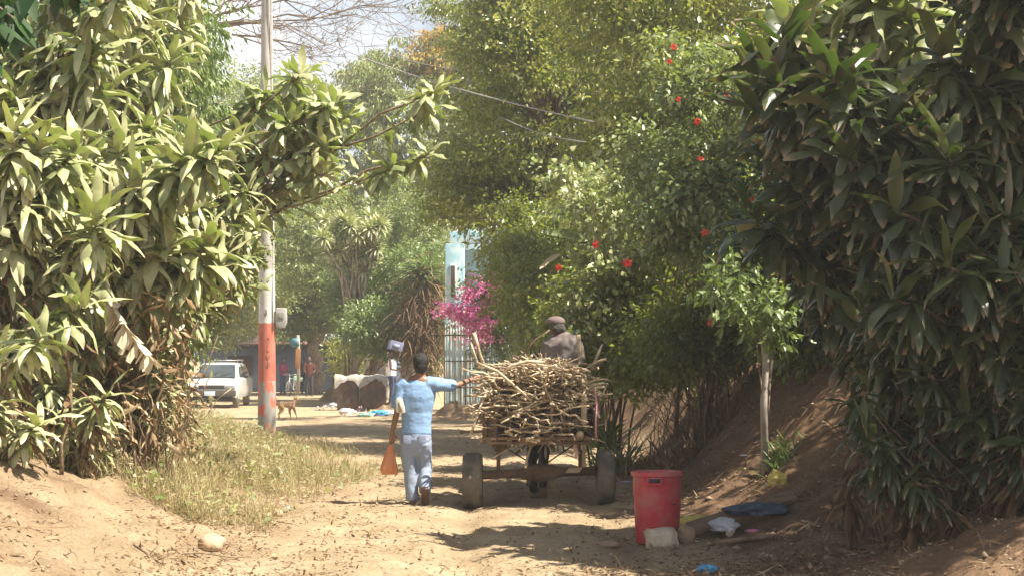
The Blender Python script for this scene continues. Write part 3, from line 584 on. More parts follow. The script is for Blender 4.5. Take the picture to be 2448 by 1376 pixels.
# sapling with a sunlit crown
sp, _ = shrub('sapling', 'slim pale trunked sapling with a sunlit leaf crown on the right bank', [L3(1800, 720, 17.6, 80, .3, 60, 30), L3(1740, 680, 17.8, 60, .2, 40, 14), L3(1850, 780, 17.6, 50, .2, 60, 14)], 24, .2, .09, .5, 'fine2', base=(X_(1829, 17.7), 17.7), T=TH, F=FH, stems=1, vm=.8, cat='tree', sr=.012)
mb = MB(); b0 = at(1829, 1052, 17.7); b0[2] = g(b0[0], b0[1]) - .1
mb.tube([b0, at(1826, 960, 17.7), at(1831, 860, 17.7), at(1822, 780, 17.7), at(1832, 715, 17.7), at(1850, 690, 17.7)], [.045, .038, .035, .034, .03, .018], 9); mb.build('trunk', M['barkpale'], sp)
mb = MB(); mb.tube([at(1832, 1040, 17.7), at(1840, 900, 17.8), at(1858, 760, 17.9)], [.02, .018, .012], 6); mb.build('trunk', M['bark'], sp)
# grassy tussocks and dry creepers on the bank
def tussock(label, u, v, Y, n, L, m, vm=.5, group=None, name='grass_tuft', spread=.12, a=(.3, 1.4), dr=(.3, 1.4), W=.014, cat='grass tuft', zoff=0):
    p = at(u, v, Y); z = g(p[0], Y); t = thing(name, label, cat, (p[0], Y, z), group)
    P = np.stack([p[0] + rng.normal(size=n) * spread, Y + rng.normal(size=n) * spread, np.zeros(n)], -1); P[:, 2] = ground(P[:, 0], P[:, 1]) + zoff
    V, F, A, B = straps(P, rng.uniform(0, 6.28, n), rng.uniform(*a, n), rng.uniform(*dr, n), L * rng.uniform(.5, 1.2, n), np.full(n, W), np.clip(rng.normal(vm, .25, n), 0, 1), n=5, wave=.05)
    quick_mesh('blades', V, F, A, M[m], t); return t
tussock('arching grassy plant right beside the load of sticks', 1470, 960, 24, 130, .75, 'fine2', .4, spread=.15, W=.03)
tussock('light green fern like plant just right of the driver', 1440, 870, 25, 34, .75, 'bright', .3, spread=.05, W=.07, name='fern', cat='fern', zoff=.35)
tussock('long bladed tuft hanging on the bank behind the right tyre', 1540, 1010, 23, 120, .6, 'dead', .5, spread=.25, W=.02)
tussock('faded tuft on the bank under the dry shrub', 1650, 980, 21.5, 120, .5, 'dead', .4, spread=.25, W=.02)
tussock('small tuft at the foot of the sapling', 1870, 1040, 17.5, 60, .35, 'fine2', .5, spread=.12, W=.02)

# weeds of the verge, one mass nobody could count
def scatter_leaves(name, m, n, fx, Lr, Wd, vm, T=TH, F=FH, hmax=.3, lift=None, bunch=None):
    P = fx(n); zz = ground(P[:, 0], P[:, 1]); P = np.column_stack([P, zz + (rng.uniform(0, 1, len(P)) ** 1.5 * hmax if lift is None else lift(P))])
    n = len(P); V, FF, A = leaves(P, rvec(n) * (1, 1, .5) + (0, 0, .2 if hmax > .05 else 0), rvec(n) * (.6, .6, .3) + (0, 0, 1.), rng.uniform(*Lr, n), rng.uniform(*Lr, n) * Wd, np.clip(rng.normal(vm, .3, n), 0, 1), T, F)
    return V, FF, A
def verge(n):
    y = rng.uniform(15.5, 34, n * 3); x = xl(y) - .2 + rng.normal(0, 1.0, n * 3) - .75
    k = (vnoise(x * 1.6, y * .9, 4) + .15 + rng.uniform(-.2, .2, n * 3) > 0) & (x < xl(y) + .1 + 1.0 * np.exp(-((y - 25) / 4.5) ** 2) + .5 * vnoise(x * 2, y, 8)) & (x > xl(y) - 3.5); return np.stack([x[k], y[k]], -1)[:n]
def hgt(P): return rng.uniform(0, 1, len(P)) * .4 * np.clip((xl(P[:, 1]) + 1.1 - P[:, 0]) / 1.6, .12, 1) * np.clip(.35 + .9 * (vnoise(P[:, 0] * 2, P[:, 1] * 1.5, 2) + .3), .1, 1)
t = thing('weeds', None, None, (-3.4, 22, 0)); tag(t, 'dusty green weeds covering the verge around the pole', 'weeds', kind='stuff')
V, FF, A = scatter_leaves('w', 'vine', 9000, verge, (.025, .075), .55, .5, lift=hgt); quick_mesh('leaf_mass', V, FF, A, M['weed'], t)
V, FF, A = scatter_leaves('w', 'vine', 1500, verge, (.06, .14), .6, .6, lift=hgt); quick_mesh('leaf_mass', V, FF, A, M['vine'], t)
P = verge(30000); P = np.column_stack([P, ground(P[:, 0], P[:, 1])]); n = len(P)
V, F, A, B = straps(P, rng.uniform(0, 6.28, n), rng.uniform(.4, 1.5, n), rng.uniform(.1, 1., n), rng.uniform(.1, .42, n), np.full(n, .006), rng.uniform(0, 1, n), n=3, wave=0); quick_mesh('blade_mass', V, F, A, M['drygrass'], t)
# fallen leaves and twigs
t = thing('leaf_litter', None, None, (0, 15, 0)); tag(t, 'dry leaves and twigs strewn over the road edges and banks', 'litter', kind='stuff')
def lit(n):
    y = 10.5 + rng.exponential(9, n * 3); x = np.where(rng.uniform(size=n * 3) < .52, xr(y) + rng.normal(.9, 1.1, n * 3), xl(y) - rng.normal(.3, 1.0, n * 3))
    k = (y < 45) & (vnoise(x * 2, y * .7, 14) + rng.uniform(-.35, .35, len(x)) > -.08); return np.stack([x[k], y[k]], -1)[:n]
def lit2(n): y = rng.uniform(10.5, 40, n); return np.stack([rng.uniform(-2.4, 1.8, n), y], -1)
def lit3(n): return np.stack([rng.normal(2.2, 1.0, n), rng.normal(12.7, .45, n)], -1)
V, FF, A = scatter_leaves('l', 'dead', 9000, lit, (.015, .07), .45, .4, hmax=.03); quick_mesh('leaf_mass', V, FF, A, M['dead'], t)
V, FF, A = scatter_leaves('l', 'dead', 300, lit2, (.02, .06), .5, .6, hmax=.012); quick_mesh('leaf_mass', V, FF, A, M['dead'], t)
V, FF, A = scatter_leaves('l', 'dead', 1800, lit3, (.02, .075), .42, .45, hmax=.04); quick_mesh('leaf_mass', V, FF, A, M['dead'], t)
P = np.concatenate([lit(2600), lit3(500)]); P = np.column_stack([P, ground(P[:, 0], P[:, 1]) + .006]); n = len(P); hd = rng.uniform(0, 6.28, n)
V, F, A, B = straps(P, hd, rng.normal(.0, .12, n), rng.normal(0, .3, n), rng.uniform(.05, .35, n), rng.uniform(.006, .014, n), rng.uniform(0, 1, n), n=4, wave=.0); quick_mesh('twig_mass', V, F, A, M['dead'], t)
# pebbles and clods
t = thing('gravel', None, None, (0, 15, 0)); tag(t, 'small clods and pebbles on the dirt', 'gravel', kind='stuff')
n = 4200; P = np.concatenate([lit(2800), lit2(1400)]); n = len(P); P = np.column_stack([P, ground(P[:, 0], P[:, 1])])
r = rng.uniform(.006, .03, n) * np.where(rng.uniform(size=n) < .05, 2.0, 1)
O = np.array([(1, 0, 0), (-1, 0, 0), (0, 1, 0), (0, -1, 0), (0, 0, 1), (0, 0, -.4)], float)
V = P[:, None] + O[None] * r[:, None, None] * rng.uniform(.6, 1.2, (n, 6, 1)) * (1, 1, .75)
F = np.array([(0, 2, 4), (2, 1, 4), (1, 3, 4), (3, 0, 4), (2, 0, 5), (1, 2, 5), (3, 1, 5), (0, 3, 5)]); FF = (F[None] + (np.arange(n) * 6)[:, None, None]).reshape(-1, 3)
M['clod'] = mat('clod', (.36, .26, .17), (.2, .14, .09), 20, .95); quick_mesh('pebble_mass', V.reshape(-1, 3), FF, np.full(n * 6, .5), M['clod'], t)
# exposed stems and roots under the hedges
def stems(label, us, vs_, Y, n, lean=0, m='cane', r=(.008, .02), hgt=(.8, 1.8)):
    x0 = X_(sum(us) / 2, Y); t = thing('bamboo_canes' if 0 else 'dry_stalks', label, 'stalks', (x0, Y, g(x0, Y)))
    mb = MB()
    for i in range(n):
        y = Y + rng.normal() * .35; x = X_(rng.uniform(*us), Y); b = np.array((x, y, g(x, y) - .05)); h = rng.uniform(*hgt)
        mb.tube(limb_path(b, b + (rng.normal() * .35 + lean, rng.normal() * .2, h), 0, 7, .12), np.linspace(rng.uniform(*r), .005, 7), 5)
    mb.build('stem', M[m], t, fix=False); tag(t.children[0], kind='stuff')
stems('brown bare stems crowding the foot of the left hedge', (100, 400), (0, 0), 16.6, 26, .15, r=(.008, .02), m='stickdark')
stems('bare shaded stems under the right hedge', (2080, 2500), (0, 0), 12.9, 60, -.1, r=(.006, .016), m='canedark', hgt=(.4, 1.1))
stems('thin dry stems drooping beside the white car', (330, 420), (0, 0), 20.5, 40, .1, 'stick', (.004, .009), (.6, 1.3))
stems('thin brown stalks on the bank below the dry shrub', (1480, 1800), (0, 0), 22.5, 60, -.1, 'stickdark', (.005, .012), (.4, 1.2))
# curtain of withered leaves on the left hedge foot
t = thing('withered_leaves', 'curtain of withered brown leaves hanging at the foot of the left hedge', 'dead leaves', (-4.4, 17, g(-4.4, 17))); tag(t, kind='stuff')
n = 1500; Y = rng.uniform(16, 20, n); P = np.stack([X_(rng.uniform(30, 450, n), Y), Y, np.zeros(n)], -1); P[:, 2] = Z_(rng.uniform(690, 1060, n), Y); gz = ground(P[:, 0], P[:, 1]); P[:, 2] = np.maximum(P[:, 2], gz + .2)
V, F, A, B = straps(P, rng.uniform(0, 6.28, n), rng.uniform(-1.3, -.2, n), rng.uniform(.0, .4, n), rng.uniform(.12, .34, n), rng.uniform(.012, .05, n), rng.uniform(0, 1, n), twist=rng.normal(0, 2, n), wave=.3); quick_mesh('leaf_mass', V, F, A, M['dead'], t, True)
# the dried banana leaf: midrib with torn strips
t = thing('banana_leaf', 'cream dried banana leaf with torn strips hanging on the left hedge', 'dead leaf', tuple(at(250, 700, 16)))
mb = MB(); mid = [at(245, 690, 16), at(275, 745, 15.9), at(315, 800, 15.8), at(372, 868, 15.8)]; mid = np.array(mid); mb.tube(mid, [.008, .014, .012, .006], 6)
for k in range(26):
    q = k / 26 * 2.98; i = int(q); p = mid[i] * (1 - (q - i)) + mid[i + 1] * (q - i)
    for s in (-1, 1):
        L_ = rng.uniform(.1, .24); d = unit(np.array((-.5, rng.normal() * .3 - .2, -1.)) if s < 0 else np.array((.5, rng.normal() * .3 - .3, -.5))); w = unit(mid[i + 1] - mid[i]) * .021
        e = p + d * L_; n_ = rng.normal(size=3) * .015
        mb.add([p - w, p + w, e + w * .6 + n_, e - w * .7 - n_, (p + e) / 2 + w + n_, (p + e) / 2 - w - n_], [(0, 1, 4, 5), (5, 4, 2, 3)], rng.uniform(.5, 1))
M['banana'] = leafmat('dried_banana_leaf', [(.42, .33, .2), (.62, .52, .36), (.72, .64, .48)], tcol=(.6, .5, .3), trans=.2, rough=.8); mb.build('leaf', M['banana'], t, fix=False, smooth=False)
for (lab, a, b_, w) in [('folded grey banana leaf in front of the vine', (1290, 548), (1410, 574), .1), ('small cream dead banana leaf above the driver', (1290, 638), (1338, 606), .085)]:
    p, q = at(*a, 23.75), at(*b_, 23.9); t = thing('dead_banana_leaf', lab, 'dead leaf', tuple(p)); k = 9; V = []; d = q - p
    for i in range(k):
        tt = i / (k - 1); ww = w * math.sin(PI * (.1 + .85 * tt)) ** .6; c = p + d * tt + np.array((0, 0, .05 * math.sin(PI * tt))); V += [c + (0, .0, 0), c - (0, .04, ww), c + (0, .05, -ww * .7)]
    MB().add(V, [(3 * i, 3 * i + 3, 3 * i + 4, 3 * i + 1) for i in range(k - 1)] + [(3 * i, 3 * i + 3, 3 * i + 5, 3 * i + 2) for i in range(k - 1)], rng.uniform(.2, .4)).build('leaf', M['banana'] if w < .1 else M['vine'], t, fix=False)
for lab, base, lob in [('low leafy weed bush at the foot of the left hedge', (-4.0, 17.6), [L3(330, 1000, 17.4, 110, .4, 70, 40), L3(200, 1060, 16.6, 90, .3, 60, 30)]), ('dusty leafy bush spilling from the left hedge beside the white car', (-4.6, 20), [L3(370, 900, 20, 50, .4, 90, 36)]), ('heart leaved creeper covering the hedge over the white car', (-5.4, 22), [L3(490, 710, 21.5, 60, .3, 80, 36), L3(570, 640, 21.5, 50, .3, 70, 24)])]:
    shrub('weed_bush', lab, lob, 50, .22, .075, .55, 'weed' if 'low' in lab else 'vine', base=base, T=TH, F=FH, vm=.5, vs=.3, stems=10, group='bushes at the foot of the left hedge')
for lab, lob, bs in [('bright green shrub behind the drum bins', [L3(890, 780, 58, 90, 1.2, 70, 90), L3(960, 820, 58, 40, .8, 50, 30)], (-5.4, 58.6)), ('feathery bright shrub arching left of the palm', [L3(830, 700, 61, 70, 1.0, 60, 60), L3(960, 720, 60, 50, .8, 70, 40)], (-6.0, 61.5)), ('dark shrub right of the rust shirted man', [L3(835, 850, 70, 50, 1.0, 40, 40)], (-6.9, 70.4))]:
    shrub('far_shrub', lab, lob, 90, .36, .14, .5, 'fine' if 'dark' in lab else 'fine2', base=bs, vm=.65, vs=.25, stems=10, group='shrubs by the rubbish bins', sr=.05)
# bougainvillea
bo, C = shrub('bougainvillea', 'bougainvillea with magenta bracts climbing over the blue gate', [L3(1190, 730, 44, 80, .7, 80, 70), L3(1230, 690, 44, 60, .6, 50, 36), L3(1180, 820, 44, 50, .5, 50, 26), L3(1290, 760, 43, 60, .6, 90, 40), L3(1080, 755, 44, 30, .3, 16, 4)], 75, .3, .1, .5, 'fine2', base=(X_(1250, 44.5), 44.5), vm=.35, stems=12)
Cm = clumps([L3(1150, 715, 43.3, 66, .3, 50, 15), L3(1210, 670, 43.3, 40, .2, 22, 5), L3(1155, 780, 43.2, 30, .2, 40, 6), L3(1075, 748, 43.4, 26, .1, 10, 3), L3(1300, 645, 42.6, 14, .1, 8, 2), L3(1218, 680, 43.2, 12, .1, 10, 2)])
V, FF, A = foliage(Cm, 110, .32, .085, .8, TQ, FQ, .1, .5, .3); quick_mesh('bracts', V, FF, A, M['mag'], bo)
# weeping dry plant beside the gate
t = thing('weeping_palm', 'shaggy palm with a skirt of dry brown fronds left of the gate', 'palm', (X_(1010, 57), 57, g(X_(1010, 57), 57)))
mb = MB(); mb.tube([(X_(1010, 57), 57, -.1), at(1012, 800, 57), at(1015, 680, 57)], [.2, .17, .14], 8); mb.build('trunk', M['bark'], t)
n = 1500; P = np.tile(at(1012, 680, 57), (n, 1)) + rng.normal(size=(n, 3)) * (.35, .3, .5); P[:, 2] -= rng.uniform(0, 2.3, n)
V, F, A, B = straps(P, rng.uniform(0, 6.28, n), rng.uniform(-.9, .3, n), rng.uniform(.5, 1.3, n), rng.uniform(.5, 1.5, n), rng.uniform(.02, .05, n), rng.uniform(0, .6, n), n=4); quick_mesh('dry_fronds', V, F, A, M['dead'], t)
n = 420; P = np.tile(at(1015, 665, 57), (n, 1)) + rng.normal(size=(n, 3)) * (.1, .1, .15)
V, F, A, B = straps(P, rng.uniform(0, 6.28, n), rng.uniform(.0, 1.3, n), rng.uniform(.8, 1.9, n), rng.uniform(.6, 1.3, n), rng.uniform(.03, .06, n), rng.uniform(0, 1, n), n=5); quick_mesh('fronds', V, F, A, M['fine2'], t)
# rosette trees far behind (long narrow leaves in stars)
t = thing('rosette_tree', 'tree with bright star shaped leaf tufts below the street lamp arm', 'tree', (X_(850, 60), 60, g(X_(850, 60), 60)))
pr = []; mb = MB()
for k in range(30):
    p = at(rng.uniform(770, 940), rng.uniform(520, 650), 59 + rng.normal() * .6); mb.tube(limb_path((X_(850, 60), 60, 1.2), p), np.linspace(.06, .02, 7), 5); n = 46; kk = np.linspace(0, 1, n)
    pr.append(straps(np.tile(p, (n, 1)), np.arange(n) * 2.4, 1.3 - kk * 1.9, .4 + kk, np.full(n, .55), np.full(n, .085), 1 - kk * .8, n=4))
mb.build('trunk', M['barkpale'], t, fix=False); V, F, A, B = joinm(pr); quick_mesh('crown', V, F, A, M['drac'], t, True)

# ---------------------------------------------------------------- materials of the objects
M['conc'] = mat('pole_concrete', (.5, .47, .42), (.33, .3, .26), 5, .9, .3, 40, stretch=(3, 3, .6), dirt=(.3, .27, .22))
M['white'] = mat('painted_white', (.72, .71, .68), (.55, .52, .47), 4, .7, .1, 30, dirt=(.45, .42, .36))
def pole_mat():
    m, t, b, out = nodes('painted_pole'); N = t.nodes; L = t.links
    tc = N.new('ShaderNodeTexCoord'); sx = N.new('ShaderNodeSeparateXYZ'); L.new(tc.outputs['Object'], sx.inputs[0])
    nz = N.new('ShaderNodeTexNoise'); nz.inputs['Scale'].default_value = 6; nz.inputs['Detail'].default_value = 6
    mp = N.new('ShaderNodeMapping'); mp.inputs['Scale'].default_value = (1, 1, .5); L.new(tc.outputs['Object'], mp.inputs[0]); L.new(mp.outputs[0], nz.inputs['Vector'])
    def gt(src, e, w=.004):
        r = N.new('ShaderNodeMapRange'); r.inputs['From Min'].default_value = e - w; r.inputs['From Max'].default_value = e + w; L.new(src, r.inputs['Value']); return r.outputs[0]
    def mix(f, a, c):
        q = N.new('ShaderNodeMixRGB'); L.new(f, q.inputs[0])
        for i, s in ((1, a), (2, c)):
            if hasattr(s, 'links'): L.new(s, q.inputs[i])
            else: q.inputs[i].default_value = (*s, 1)
        return q.outputs[0]
    def rr(f, c1, c2, a=.35, z=.65):
        r = N.new('ShaderNodeValToRGB'); r.color_ramp.elements[0].position = a; r.color_ramp.elements[1].position = z; r.color_ramp.elements[0].color = (*c1, 1); r.color_ramp.elements[1].color = (*c2, 1); L.new(f, r.inputs[0]); return r.outputs[0]
    conc = rr(nz.outputs['Fac'], (.34, .31, .27), (.5, .46, .4)); wht = rr(nz.outputs['Fac'], (.52, .49, .45), (.7, .68, .64)); red = rr(nz.outputs['Fac'], (.42, .1, .065), (.52, .17, .115))
    grey = rr(nz.outputs['Fac'], (.27, .25, .22), (.36, .33, .29)); worn = rr(nz.outputs['Fac'], (.3, .28, .25), (.55, .14, .09), .53, .56)
    za_ = N.new('ShaderNodeMath'); za_.operation = 'MULTIPLY_ADD'; L.new(nz.outputs['Fac'], za_.inputs[0]); za_.inputs[1].default_value = .12; L.new(sx.outputs['Z'], za_.inputs[2]); Zs = za_.outputs[0]; col = mix(gt(Zs, .25, .15), conc, worn); col = mix(gt(Zs, 1.28), col, red); col = mix(gt(Zs, 2.42), col, wht); col = mix(gt(Zs, 3.45, .03), col, conc)
    n2 = N.new('ShaderNodeTexNoise'); n2.inputs['Scale'].default_value = 2.2; n2.inputs['Detail'].default_value = 8; n2.inputs['Roughness'].default_value = .7; L.new(tc.outputs['Object'], n2.inputs['Vector'])
    col = mix(rr(n2.outputs['Fac'], (0, 0, 0), (.6, .6, .6), .55, .75), col, (.34, .3, .24))
    L.new(col, b.inputs['Base Color']); b.inputs['Roughness'].default_value = .8; bp = N.new('ShaderNodeBump'); bp.inputs['Strength'].default_value = .3; bp.inputs['Distance'].default_value = .01
    L.new(nz.outputs['Fac'], bp.inputs['Height']); L.new(bp.outputs[0], b.inputs['Normal']); return m
M['pole'] = pole_mat()
M['skin'] = mat('brown_skin', (.26, .135, .08), (.2, .1, .06), 20, .5, .1, 60)
M['skindark'] = mat('dark_skin', (.13, .07, .045), (.1, .05, .035), 20, .5)
M['hair'] = mat('black_hair', (.02, .017, .015), (.01, .009, .008), 60, .55, .8, 120, stretch=(1, 1, .3))
M['greyhair'] = mat('greying_curls', (.16, .14, .12), (.03, .028, .026), 60, .9, 1, 90)
def cloth(n, c, c2=None, b=.35, s=8, sc=5, st=None): return mat(n, c, c2 or tuple(k * .82 for k in c), sc, .9, b, s, spec=.15, stretch=st)
M['blue'] = cloth('light_blue_shirt', (.23, .36, .56), (.2, .32, .51), b=.6, s=7, st=(1, 1, 1.8)); M['jeans'] = cloth('faded_jeans', (.26, .33, .46), (.23, .26, .32), sc=3, b=.8, s=8, st=(1, 1, 1.6))
M['pocket'] = cloth('jeans_pocket', (.27, .33, .46), (.22, .25, .33))
M['brownshirt'] = cloth('brown_shirt', (.22, .185, .17), (.16, .13, .12)); M['cap'] = cloth('brown_cap', (.2, .15, .145), (.15, .11, .105))
M['darkcloth'] = cloth('dark_cloth', (.05, .05, .06)); M['tank'] = cloth('white_vest', (.75, .75, .8)); M['redcloth'] = cloth('rust_shirt', (.1, .035, .025)); M['magcloth'] = cloth('magenta_shirt', (.3, .05, .13)); M['navy'] = cloth('dark_jeans', (.07, .09, .15))  # rust shirt colour lowered to stand for tree shade
M['shoe'] = mat('brown_leather', (.14, .075, .05), (.09, .05, .035), 12, .6)
M['newspaper'] = mat('folded_newspaper', (.68, .65, .56), (.5, .48, .42), 30, .9)
M['orange'] = mat('orange_plastic_bag', (.85, .46, .25), (.78, .38, .18), 6, .35, .6, 22, trans=.5)
M['rubber'] = mat('dusty_rubber', (.16, .14, .115), (.09, .08, .065), 6, .85, .2, 60, dirt=(.26, .215, .15), dscale=3)
M['rust'] = mat('rusty_steel', (.15, .085, .05), (.08, .048, .033), 14, .85, .4, 50, dirt=(.22, .15, .09))
M['plank'] = mat('weathered_plank', (.24, .15, .09), (.12, .075, .045), 5, .85, .4, 30, stretch=(1, 6, 6))
M['palewood'] = mat('pale_plank', (.5, .4, .27), (.36, .28, .18), 6, .85, .3, 30, stretch=(6, 1, 6))
M['rope'] = mat('pink_rope', (.7, .36, .42), (.5, .22, .28), 60, .8)
M['pinkcloth'] = cloth('pale_pink_rag', (.72, .5, .42))
M['horse'] = mat('dark_bay_coat', (.035, .026, .022), (.018, .014, .012), 6, .42, .1, 60, spec=.4)
M['hoof'] = mat('hoof_horn', (.3, .19, .13), (.16, .1, .07), 12, .7)
M['whitehair'] = mat('white_marking', (.7, .68, .68), None, 12, .6)
M['binred'] = mat('scuffed_red_plastic', (.52, .035, .065), (.4, .03, .05), 5, .5, .15, 30, dirt=(.36, .12, .1), dscale=5)
M['stone'] = mat('pale_block', (.6, .5, .38), (.44, .35, .25), 7, .95, .7, 30); M['brownstone'] = mat('earthy_stone', (.33, .23, .15), (.22, .15, .1), 7, .95, .8, 22); M['tanstone'] = mat('tan_stone', (.5, .36, .23), (.33, .22, .14), 6, .95, .6, 16)
M['yellow'] = mat('yellow_film', (.78, .66, .2), (.6, .48, .12), 10, .4, .9, 18, trans=.3); M['whitefilm'] = mat('white_film', (.75, .76, .78), (.5, .5, .52), 8, .35, .9, 18, trans=.25)
M['bluefilm'] = mat('blue_film', (.1, .4, .65), (.06, .28, .5), 8, .4, .8, 18, trans=.2); M['darkfilm'] = mat('dark_blue_film', (.06, .09, .14), (.025, .035, .05), 5, .3, 1, 16); M['pinkfilm'] = mat('pink_film', (.7, .25, .42), (.5, .16, .3), 8, .4, .8, 18, trans=.2)
M['greenfilm'] = mat('pale_green_film', (.4, .65, .5), (.3, .5, .4), 8, .4, .8, 18, trans=.2); M['greyfilm'] = mat('dusty_sheet', (.4, .37, .32), (.25, .23, .19), 6, .7, .6, 10)
M['carwhite'] = mat('white_car_paint', (.6, .6, .59), (.52, .51, .49), 3, .25, spec=.5); M['black'] = mat('black_plastic', (.03, .03, .032), (.02, .02, .02), 5, .5); M['dusty'] = mat('dusty_black_plastic', (.09, .08, .07), (.05, .045, .04), 5, .7)
M['glass'] = mat('car_glass', (.06, .075, .08), (.04, .05, .05), 3, .06, spec=.8); M['lens'] = mat('lamp_lens', (.3, .31, .32), (.22, .22, .22), 20, .15, spec=.8); M['amber'] = mat('amber_lens', (.7, .3, .05), None, 5, .3)
M['steel'] = mat('bare_steel', (.45, .45, .46), (.3, .3, .3), 8, .4, metal=.7); M['plate'] = mat('number_plate', (.55, .68, .75), (.5, .6, .68), 20, .4)
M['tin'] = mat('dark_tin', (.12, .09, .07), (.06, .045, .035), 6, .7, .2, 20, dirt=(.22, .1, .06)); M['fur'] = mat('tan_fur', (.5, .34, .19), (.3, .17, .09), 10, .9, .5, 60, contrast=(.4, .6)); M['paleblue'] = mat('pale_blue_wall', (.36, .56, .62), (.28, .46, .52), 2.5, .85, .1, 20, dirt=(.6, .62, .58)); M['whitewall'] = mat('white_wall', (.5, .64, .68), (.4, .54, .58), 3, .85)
M['bluewall'] = mat('shaded_blue_wall', (.12, .16, .23), (.08, .105, .15), 2, .85); M['darkwood'] = mat('dark_wood', (.1, .05, .035), (.06, .03, .02), 8, .7); M['orangepost'] = mat('orange_post', (.36, .17, .06), (.28, .13, .05), 8, .8); M['aqua'] = mat('aqua_tarp', (.1, .24, .3), (.07, .18, .23), 6, .5)  # blue wall, orange post and tarp colours darkened to include their shade
M['iron'] = mat('rusty_bars', (.14, .11, .1), (.08, .06, .05), 20, .8, metal=.2); M['sheet'] = mat('pale_green_sheet', (.62, .76, .74), (.48, .6, .58), 3, .7, dirt=(.5, .42, .32)); M['wirem'] = mat('cable', (.4, .38, .36), (.25, .24, .22), 30, .7)
M['meter'] = mat('meter_box', (.5, .48, .45), (.38, .36, .33), 8, .6); M['lampw'] = mat('lamp_housing', (.8, .8, .8), (.7, .7, .7), 8, .4); M['cart'] = mat('cardboard_sign', (.22, .22, .33), (.15, .15, .24), 8, .7)

# ---------------------------------------------------------------- utility pole
PX, PY = X_(638, 33), 33.; pz = g(PX, PY); pl = thing('utility_pole', 'tall concrete pole banded red and white rising from the weeds', 'utility pole', (PX, PY, pz))
mb = MB(); H_ = 9.6
mb.lathe([(.185 - .085 * (h / H_), h) for h in np.linspace(-.3, H_, 26)], (PX, PY, pz), 28); mb.build('shaft', M['pole'], pl)
for dx, rr_ in ((.135, .009), (.155, .007), (.10, .007)):
    mb = MB(); hs = np.linspace(2.2, H_, 14); mb.tube([(PX + dx * .98 - .06 * h / H_ + .008 * math.sin(h * 3 + dx * 50), PY - .1 + .02 * math.sin(h * 2), pz + h) for h in hs], rr_, 6); mb.build('cable', M['wirem'], pl, fix=False)
bx_ = MB(); cx_ = PX + .29; cz_ = Z_(760, 33); bx_.prism([(-.1, .2), (.1, .2), (.11, -.08), (.06, -.2), (-.08, -.2), (-.1, -.1)], .14, c=(cx_, PY - .02, cz_)); mbx = bx_.build('meter_box', M['meter'], pl, bevel=.02)
mb = MB(); mb.box((cx_, PY - .095, cz_ + .05), (.11, .012, .13)); mb.build('window', M['greyfilm'], mbx, bevel=.003)
def textmark(s, size, loc, m, parent, rot=(R(90), 0, 0), name='painted_mark', ext=.002, curve_r=0):
    c = bpy.data.curves.new(name, 'FONT'); c.body = s; c.size = size; c.extrude = ext; c.align_x = 'CENTER'; c.align_y = 'CENTER'
    o = bpy.data.objects.new(name, c); link(o); dg = bpy.context.evaluated_depsgraph_get(); me = bpy.data.meshes.new_from_object(o.evaluated_get(dg)); bpy.data.objects.remove(o)
    o = link(bpy.data.objects.new(name, me)); me.materials.clear(); me.materials.append(m); q = Vector(parent.location) if parent.parent is None else Vector(parent.parent.location)
    o.location = Vector(loc) - q; o.rotation_euler = rot; o.parent = parent; return o
textmark('3', .15, (PX + .0, PY - .17, Z_(748, 33)), M['black'], pl)
mb = MB()      # illegible black scribble running down the red band
for k in range(4): c = np.array((PX + .045, PY - .163 - .004 * k, Z_(815 + 18 * k, 33))); mb.tube([c + (.03 * math.cos(a), 0, .06 * math.sin(a)) for a in np.linspace(.5 + k, 5 + k, 9)], .004, 4)
mb.build('painted_scribble', M['iron'], pl, fix=False)
mb = MB(); mb.lathe([(.16, 0), (.165, .01), (.165, .04), (.155, .05)], (PX, PY, Z_(770, 33) - .01), 28, cap=False)
# second pole with the lamp
LX, LY = X_(877, 69), 69.; lp = thing('street_lamp_pole', 'grey pole carrying a white lamp on a long arm behind the reaching branch', 'street lamp', (LX, LY, g(LX, LY)))
mb = MB(); mb.lathe([(.14, -.3), (.12, 4), (.1, 8.9)], (LX, LY, g(LX, LY)), 16); mb.build('shaft', M['conc'], lp)
mb = MB(); mb.tube([at(872, 446, 69), at(835, 440, 68.6), at(780, 433, 68), at(715, 430, 67.4)], .05, 8); ar = mb.build('arm', M['lampw'], lp)
mb = MB(); mb.sphere(at(690, 433, 67), (.5, .16, .11), 16, 8); mb.build('lamp_head', M['lampw'], lp)
mb = MB(); mb.sphere(at(685, 438, 67), (.26, .12, .1), 14, 8); mb.build('lens', M['lens'], lp)
def cable(lab, pts, r, n=24, m='wirem', sag=.3):
    a, b = at(*pts[0]), at(*pts[1]); o = MB().tube([a + (b - a) * t - np.array((0, 0, sag * 4 * t * (1 - t))) for t in np.linspace(0, 1, n)], r, 6).build('overhead_cable', M[m], fix=False); tag(o, lab, 'cable'); return o
cable('thick bundled cable slanting down across the yellow blossom tree', ((560, -20, 62), (1420, 292, 27)), .013, sag=.5); cable('thin cable running level in front of the fine leaved tree', ((880, 110, 60), (1760, 120, 24)), .008, sag=.6)
cable('lower thin cable dipping towards the climbing vine', ((1180, 270, 36), (1400, 340, 26)), .009, sag=.1); cable('faint upper wire crossing the white sky', ((500, -60, 70), (980, 140, 56)), .008, sag=.2)

